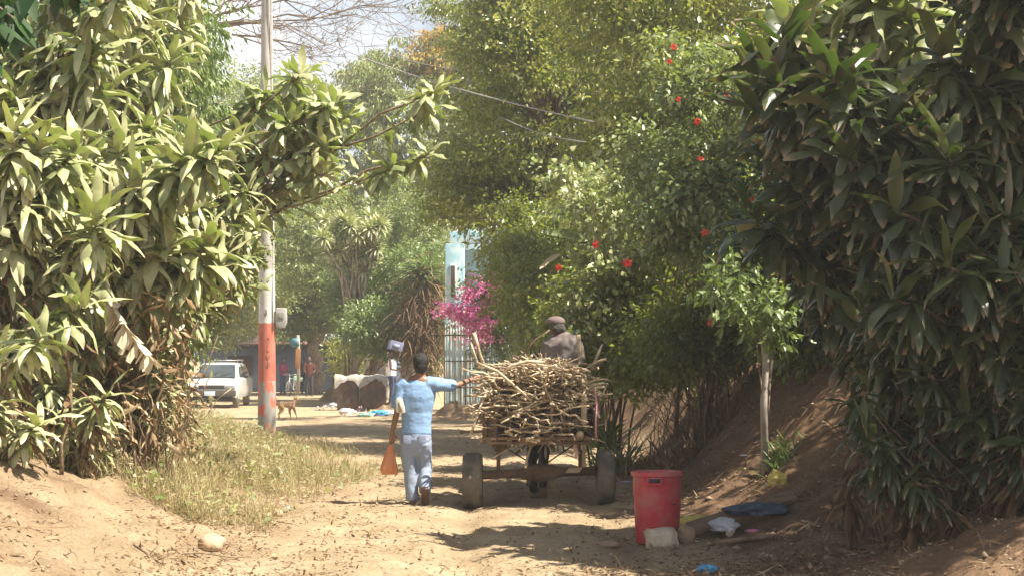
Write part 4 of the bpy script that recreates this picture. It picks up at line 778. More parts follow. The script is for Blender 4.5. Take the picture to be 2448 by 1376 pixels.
# ---------------------------------------------------------------- bodies
def body(t, J, skin, voxel=.013, head_yaw=0, name='body', hands=None, female=False):
    """J: dict of joints in world coordinates. one continuous surface with face, fingers and ears"""
    mb = MB(); f = np.array(J.get('face', (0, 1., 0.))); f = f / np.linalg.norm(f); s = np.array((f[1], -f[0], 0.)); s = s / np.linalg.norm(s); up = np.array((0, 0, 1.))
    hd = np.array(J['head']); hr = J.get('hr', .098); nk = np.array(J['neck']); pv = np.array(J['pelvis']); ch = (nk * .7 + pv * .3)
    mb.sphere(hd + up * .02, (hr * .8, hr * .95, hr * 1.12), 16, 12); mb.sphere(hd + f * .03 - up * .055, (hr * .6, hr * .6, hr * .62), 12, 8)
    mb.tube([hd - up * .05 - f * .01, nk], [.054, .06], 12, ball=True)
    mb.sphere(hd + f * hr * .98 - up * .015, (.014, .016, .022), 8, 6); mb.sphere(hd + f * hr * .9 - up * .06, (.022, .012, .008), 8, 6)
    for q in (-1, 1): mb.sphere(hd + s * q * hr * .82 - up * .005, (.012, .02, .032), 8, 6); mb.sphere(hd + f * hr * .82 + s * q * .032 + up * .012, .013, 8, 6)
    sh = np.linalg.norm(np.array(J['shL']) - np.array(J['shR'])) / 2; side = np.array(J['shR']) - np.array(J['shL'])
    mb.tube([nk - up * .02, ch, pv * .75 + nk * .25, pv], [(sh * .72, .075), (sh * .9, .115), (sh * .7, .1), (sh * .78, .12)], 16, side=side, ball=True)
    for q in 'LR':
        mb.tube([nk - up * .06, J['sh' + q], (np.array(J['sh' + q]) * .5 + np.array(J['el' + q]) * .5), J['el' + q], (np.array(J['el' + q]) * .6 + np.array(J['wr' + q]) * .4), J['wr' + q]], [.05, .052, .045, .037, .037, .026], 10, ball=True)
        w = np.array(J['wr' + q]); d = unit(w - np.array(J['el' + q])) if 'hd' + q not in J else unit(np.array(J['hd' + q], float)); sd = unit(np.cross(d, (0, 1., .2))); nn = np.cross(d, sd); inw = -1 if q == 'L' else 1
        mb.tube([w, w + d * .05, w + d * .09], [(.024, .018), (.038, .014), (.036, .013)], 10, side=sd, ball=True)
        curl = J.get('curl' + q, .6)
        for k, fl in enumerate((.066, .076, .07, .056)):
            b = w + d * .085 + sd * (-.028 + .019 * k); e1 = b + d * fl * .5 + nn * curl * .02; e2 = e1 + unit(d * (1 - curl) + nn * curl) * fl * .55; mb.tube([b, e1, e2], [.0095, .0085, .007], 6, ball=True)
        b = w + d * .03 - sd * .03 * inw; mb.tube([b, b - sd * .025 * inw + d * .03 + nn * .01, b - sd * .02 * inw + d * .06 + nn * .03], [.012, .011, .008], 6, ball=True)
        mb.tube([pv * .9 + np.array(J['kn' + q]) * .1 + (np.array(J['hip' + q]) - pv), J['hip' + q], np.array(J['hip' + q]) * .5 + np.array(J['kn' + q]) * .5, J['kn' + q], np.array(J['kn' + q]) * .65 + np.array(J['an' + q]) * .35, J['an' + q]], [.082, .076, .062, .05, .05, .035], 12, ball=True)
        a = np.array(J['an' + q]); fd = unit(np.array(J.get('ft' + q, f * 1.)))
        mb.tube([a - fd * .03 - up * .0, a + fd * .06 - up * .045 * (abs(fd[2]) < .4), a + fd * .15 - up * .05 * (abs(fd[2]) < .4)], [.036, .036, .022], 8, ball=True)
    return mb.blob(name, M[skin], t, voxel, 2)
def sleeve(mb, pts, rs, **k): mb.tube(pts, rs, 14, **k)

# man in blue, walking away, right arm out to the load
Y0 = 19.0; k_ = Y0 / FPX; bx0 = X_(995, Y0); zg = g(bx0, Y0)
def q_(u, v, dy=0): p = at(u, v, Y0); p[1] += dy; p[2] += zg; return p
man = thing('person', 'walking man in light blue shirt and faded jeans touching the load', 'person', (bx0, Y0, zg))
J = dict(head=q_(1006, 873), hr=.1, neck=q_(1003, 905), pelvis=q_(995, 1045), face=(.12, 1, 0), shL=q_(961, 924), elL=q_(949, 985, -.02), wrL=q_(937, 1032, .03), hdL=(-.05, .05, -1), curlL=.8,
         shR=q_(1040, 917, .0), elR=q_(1088, 921, .1), wrR=q_(1128, 906, .3), hdR=(.75, .6, .15), curlR=.5,
         hipL=q_(976, 1062), knL=q_(981, 1125, .02), anL=q_(987, 1188), ftL=(-.1, 1, 0), hipR=q_(1011, 1062), knR=q_(1015, 1118, .08), anR=q_(1016, 1172, -.12), ftR=(.1, .75, -.6))
body(man, J, 'skin')
mb = MB(); up = np.array((0, 0, 1.))
mb.tube([q_(1003, 903), q_(1002, 918), q_(999, 945), q_(996, 985), q_(995, 1015), q_(994, 1036)], [(.07, .065), (.19, .095), (.2, .125), (.175, .115), (.168, .12), (.178, .13)], 24, side=(1, 0, 0))
mb.tube([q_(1020, 915), q_(1042, 917), q_(1066, 920, .04), q_(1086, 921, .1)], [.085, .083, .076, .066], 14, ball=False)
mb.tube([q_(975, 915), q_(960, 925), q_(953, 955, -.01), q_(949, 976, -.02)], [.08, .082, .078, .072], 14)
shirt = mb.blob('shirt', M['blue'], man, .012, 2, .014)
mb = MB(); mb.tube([q_(1003, 901), q_(1003, 909)], [(.068, .062), (.082, .075)], 18, side=(1, 0, 0)); mb.build('collar', M['blue'], shirt)
mb = MB()
mb.tube([q_(994, 1028), q_(994, 1050), q_(994, 1068)], [(.165, .12), (.178, .14), (.15, .12)], 20, side=(1, 0, 0), ball=True)
mb.tube([q_(976, 1055), q_(976, 1085, .01), q_(980, 1125, .02), q_(984, 1165, .0), q_(987, 1194, 0)], [(.098, .12), (.092, .11), (.078, .085), (.074, .078), (.08, .085)], 16, side=(1, 0, 0))
mb.tube([q_(1012, 1055), q_(1013, 1085, .04), q_(1015, 1118, .08), q_(1016, 1150, -.03), q_(1017, 1173, -.11)], [(.098, .12), (.09, .11), (.076, .09), (.07, .08), (.07, .08)], 16, side=(1, 0, 0))
jeans = mb.blob('jeans', M['jeans'], man, .013, 2, .016)
for u in (975, 1010):
    mb = MB(); p = q_(u + (1 if u > 1000 else 0), 1048, -.137); mb.box(p, (.085, .012, .095)); mb.build('back_pocket', M['pocket'], jeans, bevel=.004)
mb = MB(); hp = q_(1006, 868); mb.sphere(hp + (0, -.012, .02), (.092, .1, .105), 18, 12); mb.sphere(hp + (0, -.04, -.03), (.08, .07, .085), 14, 10); mb.blob('hair', M['hair'], man, .01, 1, .015)
for (u, v, dy, fd) in ((986, 1199, .05, (0, 0, 0)), (1018, 1183, -.15, (R(-52), 0, 0))):
    mb = MB(); c = q_(u, v, dy); mb.box(c, (.085, .27, .05), fd); mb.box(c + (0, 0, .018), (.075, .2, .05), fd); mb.build('shoe', M['shoe'], man, bevel=.02)
news = thing('folded_newspaper', 'folded pale newspaper tucked under the left arm of the man in blue', 'newspaper', tuple(q_(960, 970, -.12)))
n0 = q_(959, 967, -.125); mb = MB(); mb.prism([(-.05, -.08), (-.052, .06), (-.035, .085), (.0, .09), (.025, .07), (.05, -.03), (.055, -.085), (.02, -.09)], .05, c=tuple(n0)); ns = mb.build('folded_sheet', M['newspaper'], news, bevel=.012)
mb = MB(); mb.prism([(-.022, -.075), (-.02, .03), (-.008, .05), (.006, .04), (.018, -.03), (.02, -.078)], .006, c=tuple(n0 - (0, .026, 0))); mb.build('printed_fold', M['greyfilm'], ns)
bag = thing('plastic_bag', 'orange plastic bag hanging from the hand of the man in blue', 'bag', tuple(q_(931, 1085)))
mb = MB(); n = 26; V = []; prof = [(1055, .012, 0), (1062, .018, 0), (1078, .04, -2), (1098, .062, -3), (1115, .08, -4), (1126, .088, -4), (1131, .075, -3), (1133, .03, -3)]
for (v, r_, du) in prof:
    c = q_(934 + du, v, .03)
    for i in range(n): a = 2 * PI * i / n; w = 1 + .1 * math.sin(a * 6 + v * .02); V.append(c + np.array((math.cos(a) * r_ * w * 1.15, math.sin(a) * r_ * w * .75, .012 * math.sin(a * 3) * (r_ > .05))))
mb.add(V, [(i * n + j, i * n + (j + 1) % n, (i + 1) * n + (j + 1) % n, (i + 1) * n + j) for i in range(len(prof) - 1) for j in range(n)] + [tuple((len(prof) - 1) * n + j for j in range(n))])
mb.build('pouch', M['orange'], bag); mb = MB(); mb.tube([q_(934, 1057, .03), q_(932, 1049, .02), q_(936, 1042, .03)], [.012, .01, .012], 8); mb.tube([q_(934, 1057, .03), q_(938, 1050, .04), q_(937, 1042, .04)], [.01, .009, .01], 8); mb.build('handle', M['orange'], bag)

# ---------------------------------------------------------------- cart
CX, CY = X_(1288, 19.3), 19.3; cz = max(0, g(CX, CY)); czl, czr = g(X_(1130, 19.1), 19.1), g(X_(1446, 19.5), 19.5)
cart = thing('horse_cart', 'two wheeled horse cart on rubber car tyres piled with dry sticks', 'cart', (CX, CY, 0))
def c_(u, v, dy=0): p = at(u, v, 19.2); p[1] += dy; return p
for (u, w, Yw, zz, vb) in ((1130, .225, 19.05, czl, 0), (1447, .21, 19.5, czr, 0)):
    x = X_(u, Yw); r = .325; z0 = zz + r - .01; h = w / 2
    mb = MB(); prof = [(.2, -h * .72), (.25, -h * .95), (.29, -h), (.315, -h * .86), (r, -h * .55), (r + .002, 0), (r, h * .55), (.315, h * .86), (.29, h), (.25, h * .95), (.2, h * .72)]
    n = 64; V = []
    for (rr_, hh) in prof:
        for i in range(n): a = 2 * PI * i / n; e = rr_ - (.004 if (rr_ > .31 and (i % 2)) else 0); V.append((hh + x, Yw + e * math.cos(a), z0 + e * math.sin(a)))
    mb.add(V, [(i * n + j, i * n + (j + 1) % n, (i + 1) * n + (j + 1) % n, (i + 1) * n + j) for i in range(len(prof) - 1) for j in range(n)])
    for s in (-.062, -.02, .022, .064): mb.lathe([(r + .0045, s - .012), (r + .0045, s + .012)], (x, Yw, z0), 48, 'x', cap=False)
    wh = mb.build('wheel', M['rubber'], cart); mb = MB(); mb.lathe([(.205, -.07), (.19, -.05), (.12, -.03), (.05, -.05), (.04, -.06), (.04, .06), (.05, .05), (.12, .03), (.19, .05), (.205, .07)], (x, Yw, z0), 24, 'x'); mb.build('rim', M['rust'], wh)
za = .325 + (czl + czr) / 2
A0 = np.array((X_(1153, 19.1), 19.1, Z_(1134, 19.1))); A1 = np.array((X_(1425, 19.45), 19.45, Z_(1124, 19.45)))
def ax(t, dz=0, dy=0): return A0 + (A1 - A0) * t + (0, dy, dz)
mb = MB(); mb.tube([ax(-.03), ax(0), ax(.33), ax(.4), ax(.47), ax(.56), ax(.64), ax(.7), ax(1.03)], [(.045, .045), (.05, .045), (.05, .045), (.085, .06), (.105, .08), (.1, .08), (.075, .06), (.052, .047), (.05, .045)], 16, side=(0, 0, 1)); mb.build('axle', M['rust'], cart, bevel=0)
mb = MB(); mb.box(ax(.14, .2, 0), (.045, .05, .36)); mb.build('upright', M['rust'], cart, bevel=.004)
mb = MB(); mb.sphere(ax(.15, .35, -.03), (.09, .025, .1), 16, 10); mb.build('spring_bracket', M['rust'], cart)
mb = MB(); mb.box(ax(.86, .22, 0), (.05, .05, .38)); mb.build('upright', M['rust'], cart, bevel=.004)
mb = MB(); mb.prism([(-.1, -.03), (.06, -.03), (.1, .035), (-.06, .03)], .05, c=tuple(ax(.8, .02, -.075))); mb.prism([(-.02, 0), (.03, 0), (.02, .22), (-.012, .22)], .03, c=tuple(ax(.885, .05, -.06))); mb.build('splint_board', M['palewood'], cart, bevel=.004)
mb = MB(); mb.tube([ax(.17, .33, -.02), ax(.44, .1, -.02)], .009, 6); mb.tube([ax(.86, .36, -.02), ax(.55, .1, -.02)], .009, 6); mb.build('brace_rods', M['black'], cart, fix=False)
zb = Z_(1048, 19.2)
mb = MB()
for i in range(9): x = X_(1165, 19.2) + i * .133 + .05; mb.box((x, 19.5, zb + .03), (.125, 1.7, .03))
mb.build('floor_boards', M['plank'], cart, bevel=.004)
mb = MB(); mb.box((X_(1292, 18.7), 18.7, zb - .02), (1.16, .05, .032)); mb.box((X_(1292, 18.7), 20.2, zb - .02), (1.26, .07, .075)); mb.build('cross_beam', M['rust'], cart, bevel=.006)
for u in (1163, 1417):
    x = X_(u, 19.2); mb = MB()
    for k in range(2): mb.box((x, 19.45, zb + .14 + k * .15), (.022, 1.55, .12))
    mb.build('side_boards', M['plank'], cart, bevel=.004); mb = MB()
    for yy in (18.85, 20.2): mb.box((x + (.02 if u > 1300 else -.02), yy, zb + .2), (.045, .05, .46))
    mb.build('stakes', M['plank'], cart, bevel=.004)
mb = MB(); mb.box(c_(1392, 975, -.45), (.06, .03, .34)); mb.build('tail_plank', M['palewood'], cart, bevel=.004)
mb = MB(); mb.box(c_(1178, 1008, -.4), (.1, .03, .3)); mb.build('tail_plank', M['plank'], cart, bevel=.004)
for s in (-1, 1):
    mb = MB(); x = X_(1285, 20) + s * .36; mb.tube([(x, 19.9, zb), (x, 20.8, zb + .1), (x + s * .01, 22.0, zb + .3), (x - s * .03, 22.9, zb + .42)], .032, 8); mb.build('shaft', M['plank'], cart)
mb = MB(); mb.box((X_(1345, 20.3), 20.35, 1.2), (.9, .34, .04)); mb.box((X_(1345, 20.3) - .4, 20.35, .98), (.05, .3, .42)); mb.box((X_(1345, 20.3) + .4, 20.35, .98), (.05, .3, .42)); mb.build('bench', M['plank'], cart, bevel=.005)
# pink rope tied from the load to the right tyre, and the rag
mb = MB(); mb.tube([c_(1416, 925, -.68), c_(1419, 960, -.7), c_(1417, 1000, -.7), c_(1418, 1035, -.7), c_(1424, 1043, -.5), c_(1428, 1052, -.2)], .008, 6); rp_ = mb.build('rope', M['rope'], fix=False); tag(rp_, 'pink rope tied down the right rear corner of the cart', 'rope')
mb = MB(); rg_ = [c_(1374, 1050, -.3), c_(1372, 1066, -.31), c_(1378, 1078, -.3), c_(1372, 1091, -.32)]; mb.tube(rg_, [(.02, .008), (.026, .01), (.022, .01), (.012, .005)], 8); mb.tube([c_(1389, 1050, -.28), c_(1388, 1070, -.3)], [(.014, .006), (.008, .004)], 6); rag = mb.build('rag', M['pinkcloth']); tag(rag, 'twisted pale pink rag hanging below the cart floor', 'rag')
# ---------------------------------------------------------------- the load of sticks
def stickmesh(L, r, kink, m, forks=1):
    k = 9; P = np.zeros((k, 3)); P[:, 1] = np.linspace(-L / 2, L / 2, k); w = np.cumsum(rng.normal(size=(k, 2)) * kink, 0); w -= w.mean(0); P[:, 0] = w[:, 0]; P[:, 2] = w[:, 1]
    mb = MB(); mb.tube(P, [r * rng.uniform(.8, 1.25) * (1 - .4 * i / k) for i in range(k)], 7)
    for _ in range(forks):
        i = rng.integers(2, k - 1); d = unit(np.array((rng.normal() * .5, rng.choice([-.8, .8]), rng.normal() * .5))); e = P[i] + d * L * rng.uniform(.1, .3); mb.tube([P[i], (P[i] + e) / 2 + rng.normal(size=3) * .01, e], [r * .6, r * .5, r * .3], 5)
    V = np.concatenate(mb.v); me = bpy.data.meshes.new('firewood_stick'); me.from_pydata(V.tolist(), [], mb.f); me.materials.append(M[m]); me.materials.append(M['cut']); me.polygons.foreach_set('use_smooth', [len(p.vertices) < 5 for p in me.polygons]); me.polygons.foreach_set('material_index', [int(len(p.vertices) > 5) for p in me.polygons]); me['thick'] = int(r > .0115); return me
M['cut'] = mat('cut_wood', (.75, .62, .42), (.55, .42, .26), 30, .9)
SM = [stickmesh(rng.uniform(.8, 1.5), rng.uniform(.006, .017), rng.uniform(.012, .028), 'stick' if i % 5 else 'stickdark', rng.integers(0, 3)) for i in range(34)]
SMs = [stickmesh(rng.uniform(.45, .8), rng.uniform(.006, .015), rng.uniform(.01, .024), 'stick' if i % 4 else 'stickdark', rng.integers(0, 2)) for i in range(20)]
prof_v = [858, 880, 905, 940, 975, 1010, 1050]; prof_l = [1262, 1208, 1160, 1140, 1146, 1160, 1172]; prof_r = [1322, 1362, 1400, 1418, 1412, 1396, 1378]
SG = 'firewood sticks heaped on the cart'; Ls = 'crooked dry stick lying among the others in the heap on the horse cart'
def stick(name, me, p, yaw, pit, roll, label=Ls, group=SG):
    o = bpy.data.objects.new(name, me); COL.objects.link(o); o.location = p; o.rotation_euler = (pit, roll, yaw); tag(o, label, 'stick', group); return o
N1 = 290
for i in range(N1):
    v = rng.uniform(872, 1056) if i > 60 else rng.uniform(866, 920); a, b = np.interp(v, prof_v, prof_l), np.interp(v, prof_v, prof_r); lat = rng.uniform() < .27
    if lat: me = SMs[rng.integers(len(SMs))]; marg = 52 if v > 900 else 34; u = rng.uniform(a + marg, b - marg); yaw = R(rng.choice([-90, 90]) + rng.normal() * 26); pit = R(rng.normal() * (13 if v < 905 else 34)); Yc = rng.uniform(18.5, 18.95) if i % 2 else rng.uniform(18.6, 19.6)
    else: me = SM[rng.integers(len(SM))]; u = rng.uniform(a + 4, b + 4); yaw = R(rng.normal() * 26 + (180 if rng.uniform() < .5 else 0)); pit = R(rng.normal() * (7 if v < 890 else 15)); Yc = rng.uniform(18.95, 19.35)
    p = at(u, v, min(Yc, 19)); p[1] = Yc; xs = np.array([q.co.x for q in me.vertices])
    hl = max(q.co.y for q in me.vertices); ex = abs(math.sin(yaw)) * hl; ez = abs(math.sin(pit)) * hl
    if ex > 0: p[0] = min(max(p[0], X_(1106, 18.9) + ex), max(X_(1106, 18.9) + ex, X_(1448, 18.9) - ex))
    if p[2] - ez < .7: p[2] = .7 + ez * (.97 if i % 6 else .3)
    lab = '%s %s dry stick %s the %s %s of the cart load' % ('thick' if me['thick'] else 'thin', 'bent' if xs.std() > .028 else 'straight' if xs.std() < .018 else 'crooked', 'lying across' if lat else 'pointing out of', 'upper' if v < 905 else 'middle' if v < 975 else 'lower', 'left' if u < 1240 else 'centre' if u < 1340 else 'right')
    stick('firewood_stick', me, p, yaw, pit, rng.uniform(0, 6.28), lab)
mb = MB()     # the hidden core of the heap
for i in range(1500):
    v = rng.uniform(868, 1046); a, b = np.interp(v, prof_v, prof_l) + 34, np.interp(v, prof_v, prof_r) - 34; p = at(rng.uniform(a, b), v, 18.9); p[1] = rng.uniform(19.0, 20.1)
    d = unit(np.array((rng.normal() * .55, 1., rng.normal() * .3))) if rng.uniform() < .5 else unit(np.array((1, rng.normal() * .5, rng.normal() * .3))); L_ = rng.uniform(.14, .32); mb.tube([p - d * L_, p + rng.normal(size=3) * .015, p + d * L_], rng.uniform(.006, .015), 5, mi=i % 2)
cr_ = mb.build('firewood', [M['stick'], M['stickdark']], fix=False); tag(cr_, 'inner mass of the firewood load seen between the outer sticks', 'firewood', kind='stuff')
def big(lab, pts, r, m='stick'): o = MB().tube([c_(*p) for p in pts], r, 9).build('firewood_stick', M[m]); tag(o, lab, 'stick', SG)
big('stout pale stick standing up from the left side of the load', [(1133, 795, -.1), (1140, 818, -.1), (1147, 845, -.1), (1158, 872, -.1)], [.024, .02, .018, .018])
big('thinner crooked stick leaning just left of the stout upright one', [(1126, 820, 0), (1134, 845, 0), (1146, 880, 0)], [.011, .013, .013])
big('straight thick pale stake standing at the driver right shoulder', [(1385, 798, .3), (1388, 830, .3), (1389, 885, .3)], [.024, .024, .024])
big('brown forked stick leaning outward at the right end of the load', [(1440, 822, 0), (1428, 850, 0), (1414, 885, 0)], [.012, .018, .02], 'stick')
big('long pale stick pointing down from the lower left edge of the load', [(1128, 1032, -.62), (1140, 1000, -.6), (1150, 970, -.5), (1165, 930, -.4)], [.014, .014, .016, .016])
big('long stick slanting across the face of the load from upper left', [(1143, 866, -.75), (1190, 885, -.76), (1220, 910, -.76), (1268, 952, -.74)], [.016, .017, .015, .012])
big('bowed stick across the top of the load', [(1200, 895, -.72), (1222, 872, -.72), (1260, 862, -.7), (1300, 865, -.7)], [.016, .018, .016, .014])
big('pale stick poking left toward the hand of the man in blue', [(1090, 917, .12), (1118, 911, .1), (1160, 902, -.1), (1210, 890, -.3)], [.008, .012, .015, .016])
big('thin curved twig sticking out at the lower right of the load', [(1447, 918, -.3), (1438, 940, -.3), (1420, 955, -.3), (1400, 950, -.3)], [.006, .008, .01, .01])
big('thick cut branch end facing out at the bottom right of the load', [(1378, 1035, -.8), (1384, 1033, -.4), (1386, 1025, .1)], [.045, .045, .042], 'stickdark')

# driver on the cart
YD = 20.2
def d_(u, v, dy=0): p = at(u, v, YD); p[1] += dy; return p
drv = thing('person', 'cart driver in a brown shirt and flat cap sitting on the load', 'person', tuple(d_(1345, 870, .1)))
J = dict(head=d_(1330, 783, .05), hr=.1, neck=d_(1340, 803, 0), pelvis=(X_(1348, 20.3), 20.3, 1.3), face=(-.3, 1, -.1), shL=d_(1312, 822), elL=d_(1303, 872, .1), wrL=d_(1312, 878, .42), hdL=(.1, 1, 0), shR=d_(1376, 822), elR=d_(1387, 868, .1), wrR=d_(1375, 880, .42), hdR=(-.1, 1, 0),
         hipL=(X_(1330, 20.4), 20.45, 1.27), knL=(X_(1318, 20.8), 20.85, 1.3), anL=(X_(1318, 20.9), 20.98, .86), hipR=(X_(1368, 20.4), 20.45, 1.27), knR=(X_(1380, 20.8), 20.85, 1.3), anR=(X_(1380, 20.9), 20.98, .86))
body(drv, J, 'skindark')
mb = MB(); mb.tube([d_(1340, 797), d_(1343, 806), d_(1345, 825), d_(1347, 860), (X_(1349, 20.3), 20.27, 1.22)], [(.07, .065), (.18, .1), (.235, .15), (.215, .15), (.2, .15)], 24, side=(1, 0, 0), ball=False)
mb.tube([d_(1325, 815), d_(1312, 822), d_(1304, 850, .04), d_(1302, 872, .1)], [.085, .085, .075, .068], 14); mb.tube([d_(1365, 815), d_(1376, 822), d_(1385, 850, .04), d_(1388, 868, .1)], [.085, .085, .075, .068], 14)
mb.blob('shirt', M['brownshirt'], drv, .013, 3, .035)
mb = MB(); mb.tube([(X_(1348, 20.3), 20.3, 1.36), (X_(1348, 20.3), 20.35, 1.26)], [(.18, .13), (.19, .15)], 16, side=(1, 0, 0), ball=True)
for q in 'LR': mb.tube([J['hip' + q], J['kn' + q], np.array(J['an' + q]) + (0, 0, .08)], [.1, .078, .068], 12, ball=True)
mb.blob('trousers', M['darkcloth'], drv, .015, 2, .02)
mb = MB(); c = d_(1330, 776, .03); mb.sphere(c + (0, -.03, -.01), (.1, .09, .07), 16, 10); mb.sphere(c + (.02, -.05, -.045), (.085, .06, .06), 14, 8); mb.blob('hair', M['greyhair'], drv, .009, 0, .05)
mb = MB(); c = d_(1329, 767, .03); mb.sphere(c, (.112, .122, .064), 20, 12); mb.tube([c - (0, 0, .028), c + (0, 0, .005)], [(.113, .122), (.114, .123)], 20, side=(1, 0, 0)); capo = mb.blob('cap', M['cap'], drv, .009, 2); mb = MB(); mb.sphere(c + (-.03, .12, -.02), (.07, .06, .01), 14, 6); mb.build('peak', M['cap'], capo)
for q in 'LR': mb = MB(); a = np.array(J['an' + q]); mb.box(a + (0, .07, -.06), (.09, .26, .06)); mb.build('shoe', M['shoe'], drv, bevel=.02)
mb = MB(); mb.tube([J['wrL'] + np.array((0, .08, 0)), (X_(1300, 22), 22, 1.35), (X_(1290, 23), 23.0, 1.5)], .006, 5); mb.tube([J['wrR'] + np.array((0, .08, 0)), (X_(1320, 22), 22, 1.35), (X_(1292, 23), 23.0, 1.5)], .006, 5); rn = mb.build('reins', M['black'], fix=False); tag(rn, 'reins running from the driver hands to the dark horse', 'reins')

# ---------------------------------------------------------------- horse (mostly behind the load)
HX = X_(1283, 20.8); HY = 20.52; hz = g(HX, 21.5); hs = thing('horse', 'dark bay horse pulling the cart, only its hind legs showing below the load', 'horse', (HX, HY, 0))
mb = MB(); h = lambda x, y, z: np.array((HX + x, HY + y, z + .0))
mb.tube([h(0, .0, 1.08), h(0, .12, 1.12), h(0, .42, 1.08), h(0, .8, 1.03), h(0, 1.15, 1.05), h(0, 1.45, 1.08)], [(.16, .16), (.25, .22), (.27, .27), (.27, .28), (.24, .28), (.17, .22)], 20, side=(1, 0, 0), ball=True)
mb.tube([h(0, 1.38, 1.15), h(0, 1.62, 1.38), h(0, 1.85, 1.55)], [(.13, .24), (.1, .18), (.08, .13)], 14, side=(1, 0, 0), ball=True)
mb.tube([h(0, 1.8, 1.6), h(0, 2.0, 1.5), h(0, 2.18, 1.32), h(0, 2.26, 1.22)], [(.09, .12), (.08, .11), (.055, .07), (.05, .055)], 14, side=(1, 0, 0), ball=True)
for s in (-1, 1): mb.tube([h(s * .05, 1.8, 1.68), h(s * .065, 1.8, 1.8)], [.03, .01], 6, ball=True)
xl_, xr_ = X_(1272, 20.6) - HX, X_(1298, 20.6) - HX
def leg(x0, pts, rs): mb.tube([h(x0 * (1 - .1 * i), p[0], p[1]) for i, p in enumerate(pts)], rs, 12, side=(1, 0, 0), ball=True)
leg(-.1, [(.15, 1.0), (.12, .82), (-.05, .63), (-.32, .5), (-.42, .3), (-.5, .14), (-.45, .07)], [(.13, .2), (.125, .18), (.1, .14), (.07, .08), (.05, .05), (.058, .052), (.06, .06)])
leg(.12, [(.15, 1.0), (.1, .84), (-.1, .66), (-.42, .54), (-.55, .36), (-.64, .2), (-.66, .13)], [(.13, .2), (.125, .18), (.1, .14), (.068, .08), (.05, .05), (.058, .052), (.06, .06)])
leg(-.11, [(1.25, 1.0), (1.28, .75), (1.28, .55), (1.3, .45), (1.3, .25), (1.31, .12), (1.34, .06)], [(.1, .16), (.08, .11), (.05, .06), (.05, .055), (.035, .036), (.04, .042), (.045, .05)])
leg(.11, [(1.25, 1.0), (1.4, .78), (1.48, .6), (1.5, .5), (1.42, .32), (1.38, .2), (1.38, .12)], [(.1, .16), (.08, .11), (.05, .06), (.05, .055), (.035, .036), (.04, .042), (.045, .05)])
mb.blob('body', M['horse'], hs, .02, 2)
for (x, y, z, rx) in ((-.04, -.44, .04, 0), (.06, -.68, .08, R(-62)), (-.07, 1.35, .035, 0), (.06, 1.4, .07, R(-25))): b = MB(); b.box(h(x, y, z + .005), (.11, .13, .085), (rx, 0, 0), taper=.8); b.build('hoof', M['hoof'], hs, bevel=.02)
b = MB(); b.tube([h(.0, -.12, 1.1), h(-.01, -.16, .9), h(-.02, -.2, .66), h(-.02, -.24, .42)], [(.035, .03), (.055, .045), (.06, .045), (.03, .03)], 10, ball=True); b.blob('tail', M['hair'], hs, .014, 0, .03)
b = MB(); b.sphere(h(.095, -.5, .5), (.016, .05, .13), 10, 8); b.build('white_sock', M['whitehair'], hs)
b = MB(); b.tube([h(0, 1.5, 1.42), h(0, 1.7, 1.6), h(0, 1.85, 1.72)], [(.02, .08), (.02, .08), (.02, .04)], 8, side=(1, 0, 0), ball=True); b.build('mane', M['hair'], hs)

# ---------------------------------------------------------------- red bin
YB = 15.2; bxx = X_(1571, YB); bz = g(bxx, YB); rb = thing('rubbish_bin', 'tall open red plastic bin standing beside the pale block', 'bin', (bxx, YB, bz)); hh_ = .645
mb = MB(); mb.lathe([(.19, 0), (.197, .01), (.212, .42), (.213, .43), (.218, .43), (.222, .60), (.225, .605), (.238, .608), (.24, .625), (.238, hh_), (.226, hh_), (.213, .6), (.2, .1), (.185, .02), (.0, .02)], (bxx, YB, bz), 48); o = mb.build('body', M['binred'], rb, smooth='auto', fix=True)
mb = MB(); mb.prism([(-.065, -.045), (.065, -.045), (.07, .035), (-.07, .035)], .05, c=(bxx - .045, YB - .215, bz + .57)); hdl = mb.build('handle', M['binred'], rb, bevel=.01)
mb = MB(); mb.box((bxx - .045, YB - .2435, bz + .575), (.105, .006, .035)); mb.build('grip_slot', M['darkcloth'], hdl)
mb = MB(); mb.box((bxx + .028, YB - .204, bz + .22), (.006, .008, .4), (R(-2), 0, 0)); mb.build('seam', M['binred'], rb)
mb = MB(); mb.box((bxx + .13, YB - .167, bz + .36), (.07, .006, .006), (0, 0, R(38))); mb.build('scratch', M['darkcloth'], rb)
def rock(name, lab, cat, p, size, m, sq=.0, rot=(0, 0, 0), seed=0, parent=None):
    bm = bmesh.new(); bmesh.ops.create_cube(bm, size=1) if sq > .5 else bmesh.ops.create_icosphere(bm, subdivisions=3, radius=.55)
    if sq > .5: bmesh.ops.bevel(bm, geom=list(bm.edges), offset=.09, segments=2, affect='EDGES'); bmesh.ops.subdivide_edges(bm, edges=list(bm.edges), cuts=3, use_grid_fill=True)
    co = np.array([v.co for v in bm.verts]); d = vnoise(co[:, 0] * 3 + seed, co[:, 1] * 3 + co[:, 2] * 2.3, seed) * (.2 if sq > .5 else .35) + vnoise(co[:, 0] * 9 + seed, co[:, 2] * 9 + co[:, 1] * 5, seed) * .13
    for v, q in zip(bm.verts, d): v.co *= (1 + q); v.co.x *= size[0]; v.co.y *= size[1]; v.co.z *= size[2]
    me = bpy.data.meshes.new(name); bm.to_mesh(me); bm.free(); me.materials.append(M[m]); me.polygons.foreach_set('use_smooth', [True] * len(me.polygons)); o = link(bpy.data.objects.new(name, me)); o.location = p; o.rotation_euler = rot
    return tag(o, lab, cat)
def onG(u, Y, dz=0): x = X_(u, Y); return (x, Y, g(x, Y) + dz)
